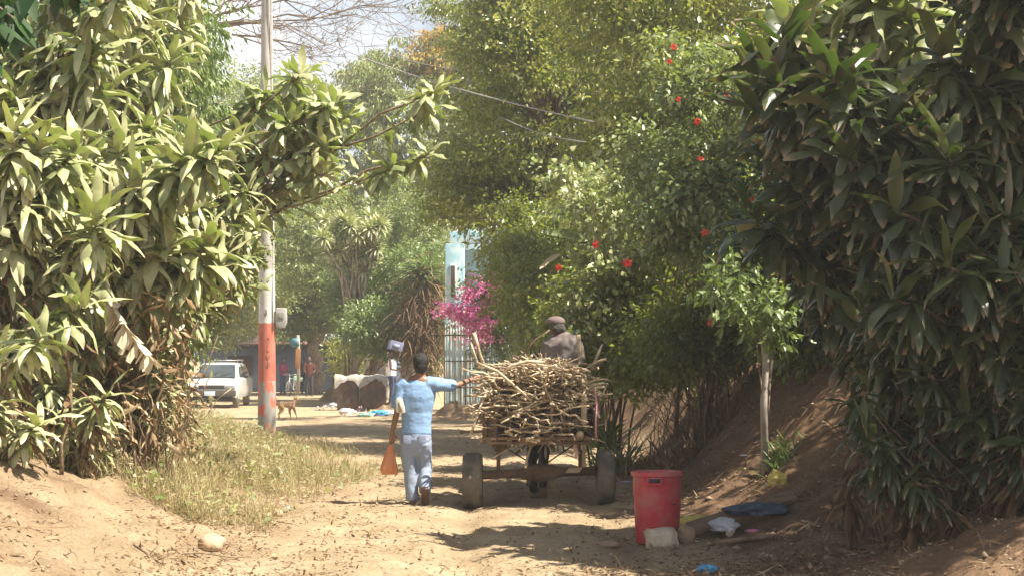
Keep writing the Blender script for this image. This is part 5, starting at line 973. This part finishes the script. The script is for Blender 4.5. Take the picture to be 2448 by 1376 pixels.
rock('stone_block', 'pale squared block leaning against the front of the red bin', 'block', onG(1580, 14.85, .075), (.28, .16, .17), 'stone', 1, (.05, -.06, .12), 3)
rock('stone', 'rough brown stone beside the pale block', 'stone', onG(1640, 15.0, .06), (.16, .14, .18), 'brownstone', 0, (0, .2, 0), 5); rock('stone', 'rounded tan stone on the lower left roadside', 'stone', onG(505, 14.0, .05), (.21, .18, .15), 'tanstone', 0, (0, 0, .4), 8)
rock('stone', 'small pale stone in the weeds left of the walking man', 'stone', onG(662, 17.6, .03), (.13, .1, .09), 'tanstone', 0, (0, 0, 1), 9); rock('stone', 'dark flat stone lying left behind the red bin', 'stone', onG(1455, 15.0, .02), (.2, .12, .06), 'brownstone', 0, (0, 0, .2), 11)
def film(lab, u, Y, size, m, seed, flat=.35, dz=.02, name='plastic_bag', cat='plastic bag', rot=0, holes=False):
    x, y, z = onG(u, Y); bm = bmesh.new(); bmesh.ops.create_icosphere(bm, subdivisions=4, radius=.5); co = np.array([v.co for v in bm.verts]); r0 = np.random.default_rng(seed)
    d = np.zeros(len(co))
    for k in range(9): w = unit(r0.normal(size=3)); d -= .12 * np.abs(np.sin(co @ w * r0.uniform(5, 15) + r0.uniform(0, 6)))
    for v, q in zip(bm.verts, d): v.co *= 1.7 + q; v.co.z = max(v.co.z * flat, -.12) ; v.co.x *= size[0]; v.co.y *= size[1]; v.co.z *= size[2]
    me = bpy.data.meshes.new(name); bm.to_mesh(me); bm.free(); me.materials.append(M[m]); o = link(bpy.data.objects.new(name, me)); o.location = (x, y, z + dz); o.rotation_euler = (0, 0, rot); me.polygons.foreach_set('use_smooth', [True] * len(me.polygons)); return tag(o, lab, cat)
film('crumpled yellow bag lying alone on the right slope', 1858, 16.9, (.19, .16, .34), 'yellow', 1, .6, .04)
film('long crumpled yellow wrapper just right of the red bin', 1668, 15.9, (.36, .2, .3), 'yellow', 2, .6, .06, rot=-.3); film('flattened end of yellow film beside the clear bag', 1705, 15.7, (.16, .1, .14), 'yellow', 12, .4, .03)
film('dark blue plastic heaped on the fallen plank', 1812, 15.5, (.56, .2, .3), 'darkfilm', 3, .5, .12, name='plastic_sheet', cat='plastic sheet'); film('clear whitish bag at the left end of the plank', 1728, 15.35, (.26, .16, .3), 'whitefilm', 4, .5, .1)
film('crumpled blue bag on the dark litter at the bottom', 1692, 12.85, (.15, .12, .18), 'bluefilm', 5, .4, .05)
film('pink plastic shred below the plank', 1800, 15.1, (.13, .08, .1), 'pinkfilm', 6, .3, .02); film('magenta plastic shred right of the crushed bottle', 1825, 14.7, (.16, .07, .08), 'pinkfilm', 7, .3, .01, rot=.4); film('pink wrapper behind the red bin', 1482, 19.8, (.06, .05, .1), 'pinkfilm', 8, .4)
film('white scrap on the left verge among grass', 1025 - 490, 16.9, (.13, .1, .08), 'whitefilm', 9, .3); film('small white scrap in the weeds near the pale stone', 685, 18.4, (.07, .06, .1), 'whitefilm', 10, .4); film('white scrap on the right slope by the tyre', 1780, 18.4, (.1, .08, .08), 'whitefilm', 11, .3, .01)
film('faded pink strip lying in the verge grass', 790, 25, (.5, .08, .08), 'pinkfilm', 13, .3, .1, rot=-.3); film('bluish scrap right of the cart tyre', 1500, 22, (.2, .1, .08), 'whitefilm', 14, .3)
mb = MB(); P0, P1 = np.array(onG(1640, 15.35, .06)), np.array(onG(1898, 15.75, .06)); P1[2] = max(P1[2], P0[2] + .1); n = 10; V = []
for i in range(n):
    c = P0 + (P1 - P0) * i / (n - 1) + (0, 0, .006 * math.sin(i)); w = .1 + .008 * math.sin(i * 2.1); V += [c + (.01, -w, -.045), c + (0, w, .03), c + (0, w, .06), c + (.01, -w, -.012)]
mb.add(V, [(i * 4 + j, i * 4 + (j + 1) % 4, i * 4 + 4 + (j + 1) % 4, i * 4 + 4 + j) for i in range(n - 1) for j in range(4)] + [(0, 1, 2, 3), (n * 4 - 1, n * 4 - 2, n * 4 - 3, n * 4 - 4)]); o = mb.build('fallen_plank', M['plank'], smooth='auto'); tag(o, 'grey weathered plank lying under the dark plastic heap', 'plank')
mb = MB(); mb.tube([onG(1690, 14.6, .02), onG(1760, 14.65, .04), onG(1850, 14.5, .03)], [.022, .025, .02], 7); o = mb.build('fallen_branch', M['stickdark']); tag(o, 'thin brown branch lying in front of the plank', 'branch')
mb = MB(); c = onG(1742, 14.9, .05); mb.lathe([(.0, 0), (.028, .005), (.03, .06), (.026, .09), (.031, .12), (.018, .16), (.012, .175), (.012, .19)], (0, 0, 0), 14); V = np.concatenate(mb.v); V = V @ np.array(Euler((R(70), R(15), 0)).to_matrix()).T + np.array(c) - (0, 0, .01); mb.v = [V]; o = mb.build('plastic_bottle', M['whitefilm']); tag(o, 'small crushed clear bottle below the plank', 'bottle')
def twig(lab, pts, r, m='stickdark'):
    mb = MB(); mb.tube([onG(*p) for p in pts], r, 6); a, b = np.array(onG(*pts[1])), np.array(onG(*pts[-1])); d = b - a
    for k in range(3): e = a + d * (.2 + .25 * k); mb.tube([e, e + (rng.normal() * .08, rng.normal() * .1, rng.uniform(.02, .1))], [.005, .002], 5)
    o = mb.build('fallen_twig', M[m], fix=False); tag(o, lab, 'twig')
twig('dark forked twig standing up at the bottom of the road', [(1490, 13.2, 0), (1475, 13.3, .07), (1458, 13.4, .14)], [.009, .007, .003]); twig('long brown twig beside the tan stone', [(430, 13.3, .02), (480, 13.6, .03), (560, 13.7, .02), (600, 13.9, .02)], [.009, .008, .007, .003])
twig('long dark branch lying across the left verge', [(385, 16.6, .08), (480, 17.0, .06), (600, 16.8, .04), (700, 16.6, .02)], [.02, .018, .014, .006]); twig('brown stick on the lower left slope', [(320, 12.8, .03), (350, 12.7, .03), (385, 12.5, .03)], [.01, .009, .006])
twig('twig lying in the litter below the right slope', [(1905, 14.6, .02), (1935, 14.5, .04), (1960, 14.4, .03)], [.009, .008, .004], 'stick')

# ---------------------------------------------------------------- white car
CYv = 56.0; cvx = X_(506, CYv) ; cvz = g(cvx, CYv); car = thing('estate_car', 'white estate car with a roof rack driving out behind the left hedge', 'car', (cvx, CYv, cvz))
def loft(mb, secs): # secs: list of (y, [(halfwidth, z)...])
    m = len(secs[0][1]); V = []
    for (y, pr_) in secs:
        V += [(-w, y, z) for w, z in pr_] + [(w, y, z) for w, z in pr_[::-1]]
    n = 2 * m; V = np.array(V) + (cvx, CYv, cvz); F = [(i * n + j, i * n + (j + 1) % n, (i + 1) * n + (j + 1) % n, (i + 1) * n + j) for i in range(len(secs) - 1) for j in range(n)]; F += [tuple(range(n)), tuple((len(secs) - 1) * n + j for j in range(n))]
    return mb.add(V, F)
mb = MB(); loft(mb, [(0, [(.74, .42), (.8, .55), (.8, .74), (.7, .78), (.3, .8)]), (.1, [(.78, .35), (.84, .55), (.84, .8), (.74, .86), (.3, .89)]), (1.0, [(.8, .35), (.86, .55), (.86, .92), (.76, .97), (.3, 1.0)]), (1.15, [(.8, .35), (.86, .55), (.86, .95), (.78, .99), (.3, 1.02)]), (4.2, [(.8, .35), (.86, .55), (.86, .97), (.78, 1.0), (.3, 1.02)]), (4.3, [(.76, .45), (.82, .55), (.82, .9), (.74, .95), (.3, .97)])])
cb_ = mb.build('body', M['carwhite'], car, smooth='auto')
mb = MB(); loft(mb, [(1.1, [(.77, .94), (.76, .97), (.74, .99), (.7, 1.0), (.3, 1.0)]), (1.75, [(.77, .94), (.7, 1.2), (.65, 1.4), (.6, 1.44), (.3, 1.46)]), (2.0, [(.77, .94), (.7, 1.2), (.65, 1.45), (.58, 1.5), (.3, 1.53)]), (3.9, [(.77, .94), (.7, 1.2), (.64, 1.45), (.57, 1.5), (.3, 1.53)]), (4.25, [(.76, .94), (.72, 1.1), (.68, 1.2), (.6, 1.25), (.3, 1.27)])]); mb.build('roof', M['carwhite'], car, smooth='auto')
def cp(x, y, z): return (cvx + x, CYv + y, cvz + z)
mb = MB().add([cp(-.66, 1.03, 1.04), cp(.66, 1.03, 1.04), cp(.57, 1.63, 1.46), cp(-.57, 1.63, 1.46), cp(-.66, 1.06, 1.02), cp(.66, 1.06, 1.02), cp(.57, 1.66, 1.44), cp(-.57, 1.66, 1.44)], [(0, 1, 2, 3), (7, 6, 5, 4), (0, 4, 5, 1), (1, 5, 6, 2), (2, 6, 7, 3), (3, 7, 4, 0)]); mb.build('windscreen', M['glass'], car, smooth=False)
for s in (-1, 1):
    mb = MB(); mb.add([cp(s * .765, 1.45, 1.04), cp(s * .765, 2.6, 1.04), cp(s * .68, 2.6, 1.4), cp(s * .68, 1.85, 1.4)], [(0, 1, 2, 3)]); mb.add([cp(s * .765, 2.68, 1.04), cp(s * .765, 3.8, 1.04), cp(s * .68, 3.7, 1.4), cp(s * .68, 2.68, 1.4)], [(0, 1, 2, 3)]); mb.build('side_windows', M['glass'], car, smooth=False)
    mb = MB(); mb.box(cp(s * .62, .02, .7), (.3, .1, .13)); mb.build('headlight', M['lens'], car, bevel=.02); mb = MB(); mb.box(cp(s * .55, -.075, .49), (.18, .05, .06)); mb.build('indicator', M['amber'], car, bevel=.01)
    mb = MB(); mb.sphere(cp(s * .96, 1.45, 1.08), (.1, .06, .075), 12, 8); mb.tube([cp(s * .82, 1.45, 1.04), cp(s * .95, 1.45, 1.06)], .02, 6); mb.build('wing_mirror', M['black'], car)
    for yy in (.75, 3.5):
        mb = MB(); mb.lathe([(.18, -.09), (.29, -.09), (.31, -.06), (.31, .06), (.29, .09), (.18, .09)], cp(s * .72, yy, .3), 28, 'x'); w = mb.build('wheel', M['rubber'], car, smooth='auto'); mb = MB(); mb.lathe([(.19, -.095), (.1, -.08), (.05, -.095), (.05, .095), (.1, .08), (.19, .095)], cp(s * .72, yy, .3), 20, 'x'); mb.build('rim', M['steel'], w)
mb = MB(); mb.box(cp(0, -.04, .5), (1.62, .14, .2)); mb.build('bumper', M['dusty'], car, bevel=.03); mb = MB(); mb.box(cp(0, .0, .71), (.86, .07, .11)); mb.build('grille', M['black'], car, bevel=.01)
mb = MB(); mb.box(cp(0, .1, .33), (1.4, .2, .18)); mb.build('underside', M['black'], car); mb = MB(); mb.box(cp(-.05, -.125, .5), (.36, .012, .15)); mb.build('number_plate', M['plate'], car, bevel=.003)
mb = MB()
for yy in (2.2, 3.4): mb.tube([cp(-.62, yy, 1.6), cp(.62, yy, 1.6)], .018, 6); [mb.tube([cp(s * .58, yy, 1.48), cp(s * .58, yy, 1.6)], .014, 6) for s in (-1, 1)]
for s in (-.6, -.2, .2, .6): mb.tube([cp(s, 2.1, 1.62), cp(s, 3.6, 1.62)], .014, 6)
mb.build('roof_rack', M['steel'], car, fix=False); mb = MB(); mb.tube([cp(-.3, 1.02, 1.07), cp(.05, 1.2, 1.2)], .01, 5); mb.tube([cp(.15, 1.02, 1.07), cp(.5, 1.2, 1.2)], .01, 5); mb.build('wipers', M['black'], car, fix=False)
car.rotation_euler = (0, 0, R(2))

# ---------------------------------------------------------------- bins, heap and litter further down
YT = 54.
def trashbin(u0, u1, lab, m, sheetm, sd):
    xa, xb = X_(u0, YT), X_(u1, YT); w = xb - xa; z = g((xa + xb) / 2, YT); t = thing('oil_drum_bin', lab, 'bin', ((xa + xb) / 2, YT, z)); c = (xa + xb) / 2
    mb = MB(); mb.box((c, YT, z + .5), (w, .55, 1.0), taper=1.06); mb.build('body', M[m], t, bevel=.02); mb = MB(); n = 14; V = []; F = []; r0 = np.random.default_rng(sd)
    for i in range(n):
        a = i / (n - 1); x = c + (a - .5) * w * 1.24; dr = .08 + .4 * (abs(a - .55) * 1.6) ** 1.5 + r0.uniform(0, .05); hz_ = 1.07 + .03 * math.sin(a * 9 + sd) + r0.uniform(0, .03)
        V += [(x, YT + .34, z + hz_), (x, YT, z + hz_ + .05), (x, YT - .32, z + hz_), (x, YT - .36, z + hz_ - dr * .5), (x + r0.normal() * .02, YT - .37, z + hz_ - dr)]
    mb.add(V, [(i * 5 + j, i * 5 + j + 1, (i + 1) * 5 + j + 1, (i + 1) * 5 + j) for i in range(n - 1) for j in range(4)]); mb.build('plastic_cover', M[sheetm], t, fix=False); return t, c, z
tb, c, z = trashbin(808, 856, 'left rubbish bin with a draped sheet and a pale painted mark', 'tin', 'greyfilm', 1)
mb = MB(); q = [(-.1, -.05), (-.03, .1), (.05, .12), (.1, .02), (.06, -.1), (-.06, -.1), (-.1, -.05)]; mb.tube([(c - .02 + a, YT - .297, z + .52 + b) for a, b in q], .012, 4); mb.build('painted_mark', M['redcloth'], tb, fix=False)
trashbin(868, 922, 'right rubbish bin half covered by a drooping grey sheet', 'tin', 'greyfilm', 2)
for i, (u, Y, s, m, lab) in enumerate([(830, 51, .5, 'whitefilm', 'white bag on the ground in front of the left drum bin'), (905, 49, .55, 'bluefilm', 'pale blue bag among rubbish left of the man in blue'), (875, 47.5, .4, 'greenfilm', 'pale green bag on the road edge'), (925, 49.5, .5, 'whitefilm', 'white bag beside the pale blue bag'), (800, 57, .5, 'whitefilm', 'leftmost white rubbish bag behind the left drum bin'), (780, 58, .3, 'whitefilm', 'small white bag at the end of the rubbish row'), (862, 53.4, .2, 'pinkfilm', 'pink bag squeezed between the two drum bins'), (893, 50.3, .35, 'yellow', 'yellowish bag before the right drum bin')]):
    film(lab, u, Y, (s, s * .7, s * .8), m, 20 + i, .5, .05)
rl_ = []; n = 700; P = np.stack([X_(rng.uniform(740, 940, n), 54), rng.uniform(48, 58, n)], -1); P = P[(P[:, 0] > X_(860, 54)) | (P[:, 1] > 54)]; P = np.column_stack([P, ground(P[:, 0], P[:, 1]) + .02]); n = len(P)
V, FF, A = leaves(P, rvec(n), rvec(n), rng.uniform(.04, .14, n), rng.uniform(.03, .1, n), rng.uniform(0, 1, n)); M['paper'] = leafmat('paper_scraps', [(.7, .7, .7), (.6, .55, .45), (.75, .75, .78), (.5, .3, .3), (.7, .72, .7)], tcol=(.7, .7, .7), trans=.2, rough=.8); o = quick_mesh('litter', V, FF, A, M['paper'], None); tag(o, 'pale paper scraps scattered round the drum bins', 'litter', kind='stuff')
# dirt mounds
def mound(lab, u0, u1, Y, h_, seed, dep=1.6):
    xa, xb = X_(u0, Y), X_(u1, Y); gx_, gy_ = np.meshgrid(np.linspace(-1, 1, 60), np.linspace(-1, 1, 40)); X = (xa + xb) / 2 + gx_ * (xb - xa) / 2; Yg = Y + gy_ * dep; r = np.sqrt(gx_ ** 2 + gy_ ** 2)
    Z = ground(X, Yg) - .03 + h_ * sm(1.05 - r) * (1 + 1.5 * fbm(X * 1.6, Yg * 1.6, 4, seed)) + .2 * vnoise(X * 6, Yg * 6, seed) * sm(1.1 - r); k0 = (np.arange(39)[:, None] * 60 + np.arange(59)[None]).ravel()
    o = quick_mesh('dirt_mound', np.stack([X, Yg, Z], -1).reshape(-1, 3), np.stack([k0, k0 + 1, k0 + 61, k0 + 60], -1), np.full(2400, .65), M['ground'], None, True); tag(o, lab, 'dirt mound')
mound('heap of brown earth at the foot of the gate bars', 1005, 1190, 47, .42, 3, 2.2); mound('low earth ridge right behind the left drum bin', 755, 840, 66, .4, 6, 2.)
# far people, bicycle
def far_person(lab, u, Y, hgt, top, low, skin, face, armsup=None, zo=0):
    x = X_(u, Y); z = g(x, Y) + zo; t = thing('person', lab, 'person', (x, Y, z)); s = hgt / 1.7; f = unit(np.array(face + (0,), float)); sd = np.array((f[1], -f[0], 0.)); P = lambda a, b, c: np.array((x, Y, z)) + sd * a * s + f * b * s + np.array((0, 0, c * s))
    J = dict(head=P(0, .02, 1.6), hr=.1 * s, neck=P(0, 0, 1.44), pelvis=P(0, 0, .93), face=tuple(f), shL=P(-.18, 0, 1.4), shR=P(.18, 0, 1.4), elL=P(-.24, .05, 1.12), elR=P(.24, .05, 1.12), wrL=P(-.18, .28, 1.08), wrR=P(.18, .28, 1.08), hdL=tuple(f), hdR=tuple(f), hipL=P(-.09, 0, .9), hipR=P(.09, 0, .9), knL=P(-.11, .03, .5), knR=P(.11, .03, .5), anL=P(-.12, 0, .08), anR=P(.12, 0, .08))
    if armsup == 'head': J.update(elR=P(.24, .16, 1.18), wrR=P(.16, .38, 1.13), elL=P(-.22, .16, 1.2), wrL=P(-.14, .38, 1.15))
    body(t, J, skin, .02); tors = MB(); tors.tube([P(0, 0, 1.45), P(0, 0, 1.38), P(0, 0, 1.2), P(0, 0, .9)], [(.09 * s, .08 * s), (.19 * s, .11 * s), (.19 * s, .125 * s), (.175 * s, .13 * s)], 16, side=sd)
    if top != 'tank':
        for q in 'LR': tors.tube([J['sh' + q], (J['sh' + q] + J['el' + q]) / 2 + 0, J['el' + q]], [.075 * s, .07 * s, .06 * s], 10, ball=True)
    tors.blob('top', M[top], t, .02, 2, .02); l = MB(); l.tube([P(0, 0, .98), P(0, 0, .85)], [(.165 * s, .12 * s), (.17 * s, .13 * s)], 14, side=sd, ball=True)
    for q in 'LR': l.tube([J['hip' + q], J['kn' + q], J['an' + q]], [.095 * s, .075 * s, .065 * s], 12)
    l.blob('trousers', M[low], t, .02, 2, .02); hm = MB(); hm.sphere(J['head'] + np.array((0, 0, .04 * s)) - f * .02, (.09 * s, .095 * s, .095 * s)); hm.blob('hair', M['hair'], t, .015, 1)
    for q in 'LR': b = MB(); b.box(J['an' + q] + f * .06 - np.array((0, 0, .05 * s)), (.09, .2, .07), (0, 0, math.atan2(-f[0], f[1]))); b.build('shoe', M['shoe'], t, bevel=.02)
    return t, J
wp, WJ = far_person('standing man in a white vest beside the gate with something on his head', 937, 52, 1.72, 'tank', 'navy', 'skindark', (1, -.25), zo=.2)
mound('low bank of earth under the man in the white vest', 880, 1040, 52, .3, 9, 1.2)
hb = thing('carton', 'folded purple and white carton shading the head of the man in the white vest', 'carton', tuple(WJ['head'] + np.array((.12, -.05, .22)))); b = MB(); c = WJ['head'] + np.array((.1, -.05, .24)); b.box(c, (.42, .3, .28), (0, .25, .3)); bo_ = b.build('box', M['cart'], hb, bevel=.01); b = MB(); b.box(c + (0.03, -.165, -.01), (.2, .012, .12), (0, .25, .3)); b.build('printed_panel', M['pocket'], hb)
far_person('standing man in a rust shirt and dark trousers under the dark tree', 739, 74, 1.72, 'redcloth', 'darkcloth', 'skindark', (.2, -1)); far_person('person in a magenta shirt behind the bicycle near the pole', 676, 77, 1.66, 'magcloth', 'navy', 'skindark', (.9, -.6))
far_person('person in blue standing just behind the man in the rust shirt', 728, 79, 1.7, 'navy', 'darkcloth', 'skindark', (.3, -1))
bxk, byk = X_(700, 74.5), 74.5; zk = g(bxk, byk); bk = thing('bicycle', 'bicycle facing the camera between the magenta shirt and the rust shirt', 'bicycle', (bxk, byk, zk)); D_ = unit(np.array((-.25, -1., 0))); kb = lambda a, h: np.array((bxk, byk, zk)) + D_ * a + (0, 0, h)
for a in (.5, -.5):
    mb = MB(); mb.tube([kb(a + .32 * math.cos(q), .33 + .32 * math.sin(q)) for q in np.linspace(0, 2 * PI, 28)], .022, 6, side=(1, 0, 0)); w = mb.build('wheel', M['rubber'], bk, fix=False); mb = MB()
    for q in np.linspace(0, PI, 9)[:-1]: mb.tube([kb(a + .31 * math.cos(q), .33 + .31 * math.sin(q)), kb(a - .31 * math.cos(q), .33 - .31 * math.sin(q))], .003, 3)
    mb.build('spokes', M['steel'], w, fix=False)
mb = MB(); mb.tube([kb(.5, .33), kb(.38, .85)], .018, 6); mb.tube([kb(.4, .75), kb(-.02, .3), kb(-.2, .8)], .018, 6); mb.tube([kb(.4, .8), kb(-.18, .76)], .018, 6); mb.tube([kb(-.5, .33), kb(-.02, .3)], .012, 6); mb.tube([kb(-.5, .33), kb(-.18, .74)], .01, 6); mb.build('frame', M['steel'], bk, fix=False)
mb = MB(); c = kb(.36, .95); mb.tube([c + (-.3, 0, .02), c + (-.15, -.03, 0), c, c + (.15, -.03, 0), c + (.3, 0, .02)], .014, 6); mb.tube([kb(.38, .85), c], .014, 6); mb.build('handlebar', M['steel'], bk, fix=False); mb = MB(); mb.sphere(kb(-.22, .87), (.08, .14, .04)); mb.build('saddle', M['black'], bk)
film('green bag hanging at the bicycle handlebar', 712, 74, (.4, .2, .7), 'greenfilm', 40, .5, .75)
# dog
YDg = 45.5; dgx = X_(684, YDg); dz_ = g(dgx, YDg); dog = thing('dog', 'thin tan dog walking away on the sunny road beside the pole', 'dog', (dgx, YDg, dz_)); ad_ = R(-35); fd = np.array((math.sin(.55), math.cos(.55), 0.)); sdv = np.array((fd[1], -fd[0], 0.)); dp = lambda a, b, c: np.array((dgx, YDg, dz_)) + fd * a + sdv * b + np.array((0, 0, c))
mb = MB(); mb.tube([dp(-.27, 0, .42), dp(-.15, 0, .43), dp(.02, 0, .41), dp(.2, 0, .4), dp(.3, 0, .42)], [(.06, .07), (.075, .085), (.07, .08), (.085, .12), (.06, .09)], 14, side=sdv, ball=True); mb.tube([dp(.28, 0, .46), dp(.4, 0, .52)], [.06, .045], 10, ball=True); mb.tube([dp(.4, 0, .55), dp(.48, 0, .53), dp(.57, 0, .49)], [.055, .045, .025], 10, ball=True)
for s in (-1, 1): mb.tube([dp(.4, s * .04, .59), dp(.39, s * .06, .66)], [.02, .006], 6, ball=True)
for (a, b, pts) in ((-.22, -.06, [(0, .36), (.06, .25), (-.05, .16), (-.01, .02)]), (-.22, .06, [(0, .36), (.0, .25), (-.13, .17), (-.14, .02)]), (.24, -.06, [(0, .34), (-.02, .2), (.03, .1), (.03, .02)]), (.24, .06, [(0, .34), (.06, .22), (.12, .12), (.14, .02)])): mb.tube([dp(a + p[0], b, p[1]) for p in pts] + [dp(a + pts[-1][0] + .04, b, .015)], [.05, .035, .018, .016, .018], 8, ball=True)
mb.blob('body', M['fur'], dog, .014, 2); mb = MB(); mb.tube([dp(-.3, 0, .44), dp(-.4, .0, .5), dp(-.44, .02, .6)], [.018, .016, .008], 6, ball=True); mb.build('tail', M['fur'], dog)
# ---------------------------------------------------------------- pale blue house, gate and far walls
YG = 50.; hx0 = X_(1066, YG); gz_ = g(hx0, YG) - .3
hou = thing('blue_house', 'pale blue house front with a brown shuttered window showing between the trees', 'house', (X_(1150, 53), 53, gz_))
mb = MB(); ztop = Z_(585, 52); mb.box((X_(1088, 52), 52, (gz_ + ztop) / 2), (X_(1110, 52) - X_(1066, 52), .9, ztop - gz_)); mb.build('corner_pillar', M['paleblue'], hou, bevel=.02)
mb = MB(); mb.box((X_(1280, 53), 53.2, (gz_ + ztop) / 2 + .3), (X_(1450, 53) - X_(1106, 53), .3, ztop - gz_ + .6)); wl = mb.build('wall', M['whitewall'], hou); mb = MB(); mb.box((X_(1250, 52.7), 52.7, ztop + .25), (4.6, .5, .35)); mb.build('eave_band', M['paleblue'], hou, bevel=.02)
mb = MB(); mb.box((X_(1083, 51.5), 51.52, Z_(672, 51.5)), (.13, .06, 75 * 51.5 / FPX)); wn = mb.build('window', M['darkwood'], hou, bevel=.01); mb = MB(); mb.box((X_(1083, 51.5), 51.54, Z_(672, 51.5)), (.19, .05, 82 * 51.5 / FPX)); mb.build('frame', M['whitewall'], wn)
mb = MB(); mb.box((X_(1111, 53), 53.03, Z_(680, 53)), (.1, .06, .6)); mb.build('window', M['darkwood'], hou)
gate = thing('barred_gate', 'tall barred gate backed by pale green sheets below the bougainvillea', 'gate', (X_(1150, YG), YG, gz_)); zt = Z_(775, YG); ga, gb = X_(1063, YG), X_(1262, YG)
mb = MB(); n = int((gb - ga) / .085)
for i in range(n):  # corrugated backing
    x = ga + (gb - ga) * i / n; mb.add([(x, YG + .1, gz_), (x + .0425, YG + .125, gz_), (x + .085, YG + .1, gz_), (x, YG + .1, zt), (x + .0425, YG + .125, zt), (x + .085, YG + .1, zt)], [(0, 1, 4, 3), (1, 2, 5, 4)])
mb.build('backing_sheet', M['sheet'], gate, smooth=False)
for i in range(17): x = ga + (gb - ga) * i / 16; mb = MB(); mb.tube([(x, YG, gz_), (x, YG, zt + (.25 if i % 4 == 0 else .06))], .02 if i % 4 == 0 else .011, 6); mb.build('bar', M['iron'], gate)
for v in (800, 862, 925): mb = MB(); mb.box(((ga + gb) / 2, YG + .0, Z_(v, YG)), (gb - ga, .035, .04)); mb.build('rail', M['iron'], gate)
mb = MB(); c = at(1192, 792, YG - .08)
for r_ in (.14, .09): mb.tube([c + (r_ * math.cos(a), 0, r_ * math.sin(a) * 1.1) for a in np.linspace(0, 2 * PI, 20)], .02, 6)
for s in (-1, 1): mb.tube([c + (s * .05, 0, -.15), c + (s * .14, 0, -.25), c + (s * .05, 0, -.38), c + (0, 0, -.3)], .02, 6)
mb.build('scroll_ornament', M['paleblue'], gate, fix=False)
mb = MB(); gp_ = thing('gate_post', 'worn pale wooden post beside the man in the white vest', 'post', (X_(972, 58), 58, g(X_(972, 58), 58))); 
for i in range(3): mb.box((X_(962 + i * 9, 58), 58.2, .8 + .03 * i), (.12, .04, 1.75))
mb.build('boards', M['greyfilm'], gp_, bevel=.01)
mb = MB(); tp = thing('trunk_post', 'pair of weathered grey posts right of the gate ornament', 'post', (X_(1238, 43), 43, 0))
for u in (1232, 1243): mb.tube([at(u, 960, 43), at(u + 2, 840, 43), at(u, 700, 43)], .05, 8)
mb.build('post', M['greyfilm'], tp)
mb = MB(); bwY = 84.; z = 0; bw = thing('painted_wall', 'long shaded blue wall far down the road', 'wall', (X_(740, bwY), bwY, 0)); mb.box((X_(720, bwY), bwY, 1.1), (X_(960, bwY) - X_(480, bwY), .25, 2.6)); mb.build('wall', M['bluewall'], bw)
mb = MB(); mb.box((X_(809, bwY), bwY - .16, .9), (.5, .08, 2.1)); mb.build('door', M['darkwood'], bw, bevel=.01); mb = MB(); mb.box((X_(575, bwY), bwY - .16, 1.3), (1.2, .06, 1.0)); mb.build('window', M['darkwood'], bw)
mb = MB(); mb.box((X_(720, bwY), bwY - .3, 2.45), (10.3, 1.1, .08), (.12, 0, 0)); mb.build('tin_eave', M['tin'], bw)
o = MB().box(at(712, 856, 72), (.22, .06, .85), (0, .05, 0)).build('hanging_board', M['orangepost'], bevel=.01); tag(o, 'narrow orange board standing by the far tree trunk', 'board')
mb = MB(); o = MB().add([at(685, 812, 73), at(712, 806, 72.6), at(716, 826, 72.4), at(700, 830, 72.6), at(692, 820, 72.8)] + [p + np.array((0, .04, .01)) for p in [at(685, 812, 73), at(712, 806, 72.6), at(716, 826, 72.4), at(700, 830, 72.6), at(692, 820, 72.8)]], [(0, 1, 2, 3, 4), (9, 8, 7, 6, 5)] + [(i, (i + 1) % 5, 5 + (i + 1) % 5, 5 + i) for i in range(5)]).build('tarp', M['aqua']); tag(o, 'scrap of aqua tarpaulin hanging above the orange board', 'tarpaulin')
o = MB().tube([at(712, 800, 73), at(714, 850, 73), at(713, 940, 73)], .07, 8).build('timber_post', M['barkpale']); tag(o, 'pale timber post holding up the aqua tarpaulin', 'post')

# ---------------------------------------------------------------- dusty air
hm_ = bpy.data.materials.new('dusty_air'); hm_.use_nodes = True; tt = hm_.node_tree; tt.nodes.remove(tt.nodes['Principled BSDF']); pv_ = tt.nodes.new('ShaderNodeVolumePrincipled')
pv_.inputs['Color'].default_value = (.95, .93, .88, 1); pv_.inputs['Density'].default_value = .0013; pv_.inputs['Anisotropy'].default_value = .25; tt.links.new(pv_.outputs[0], tt.nodes['Material Output'].inputs['Volume'])
o = MB().box((0, 52, 10.5), (90, 116, 25)).build('haze', hm_, smooth=False); tag(o, kind='stuff', label='thin dust haze hanging along the road', cat='haze')
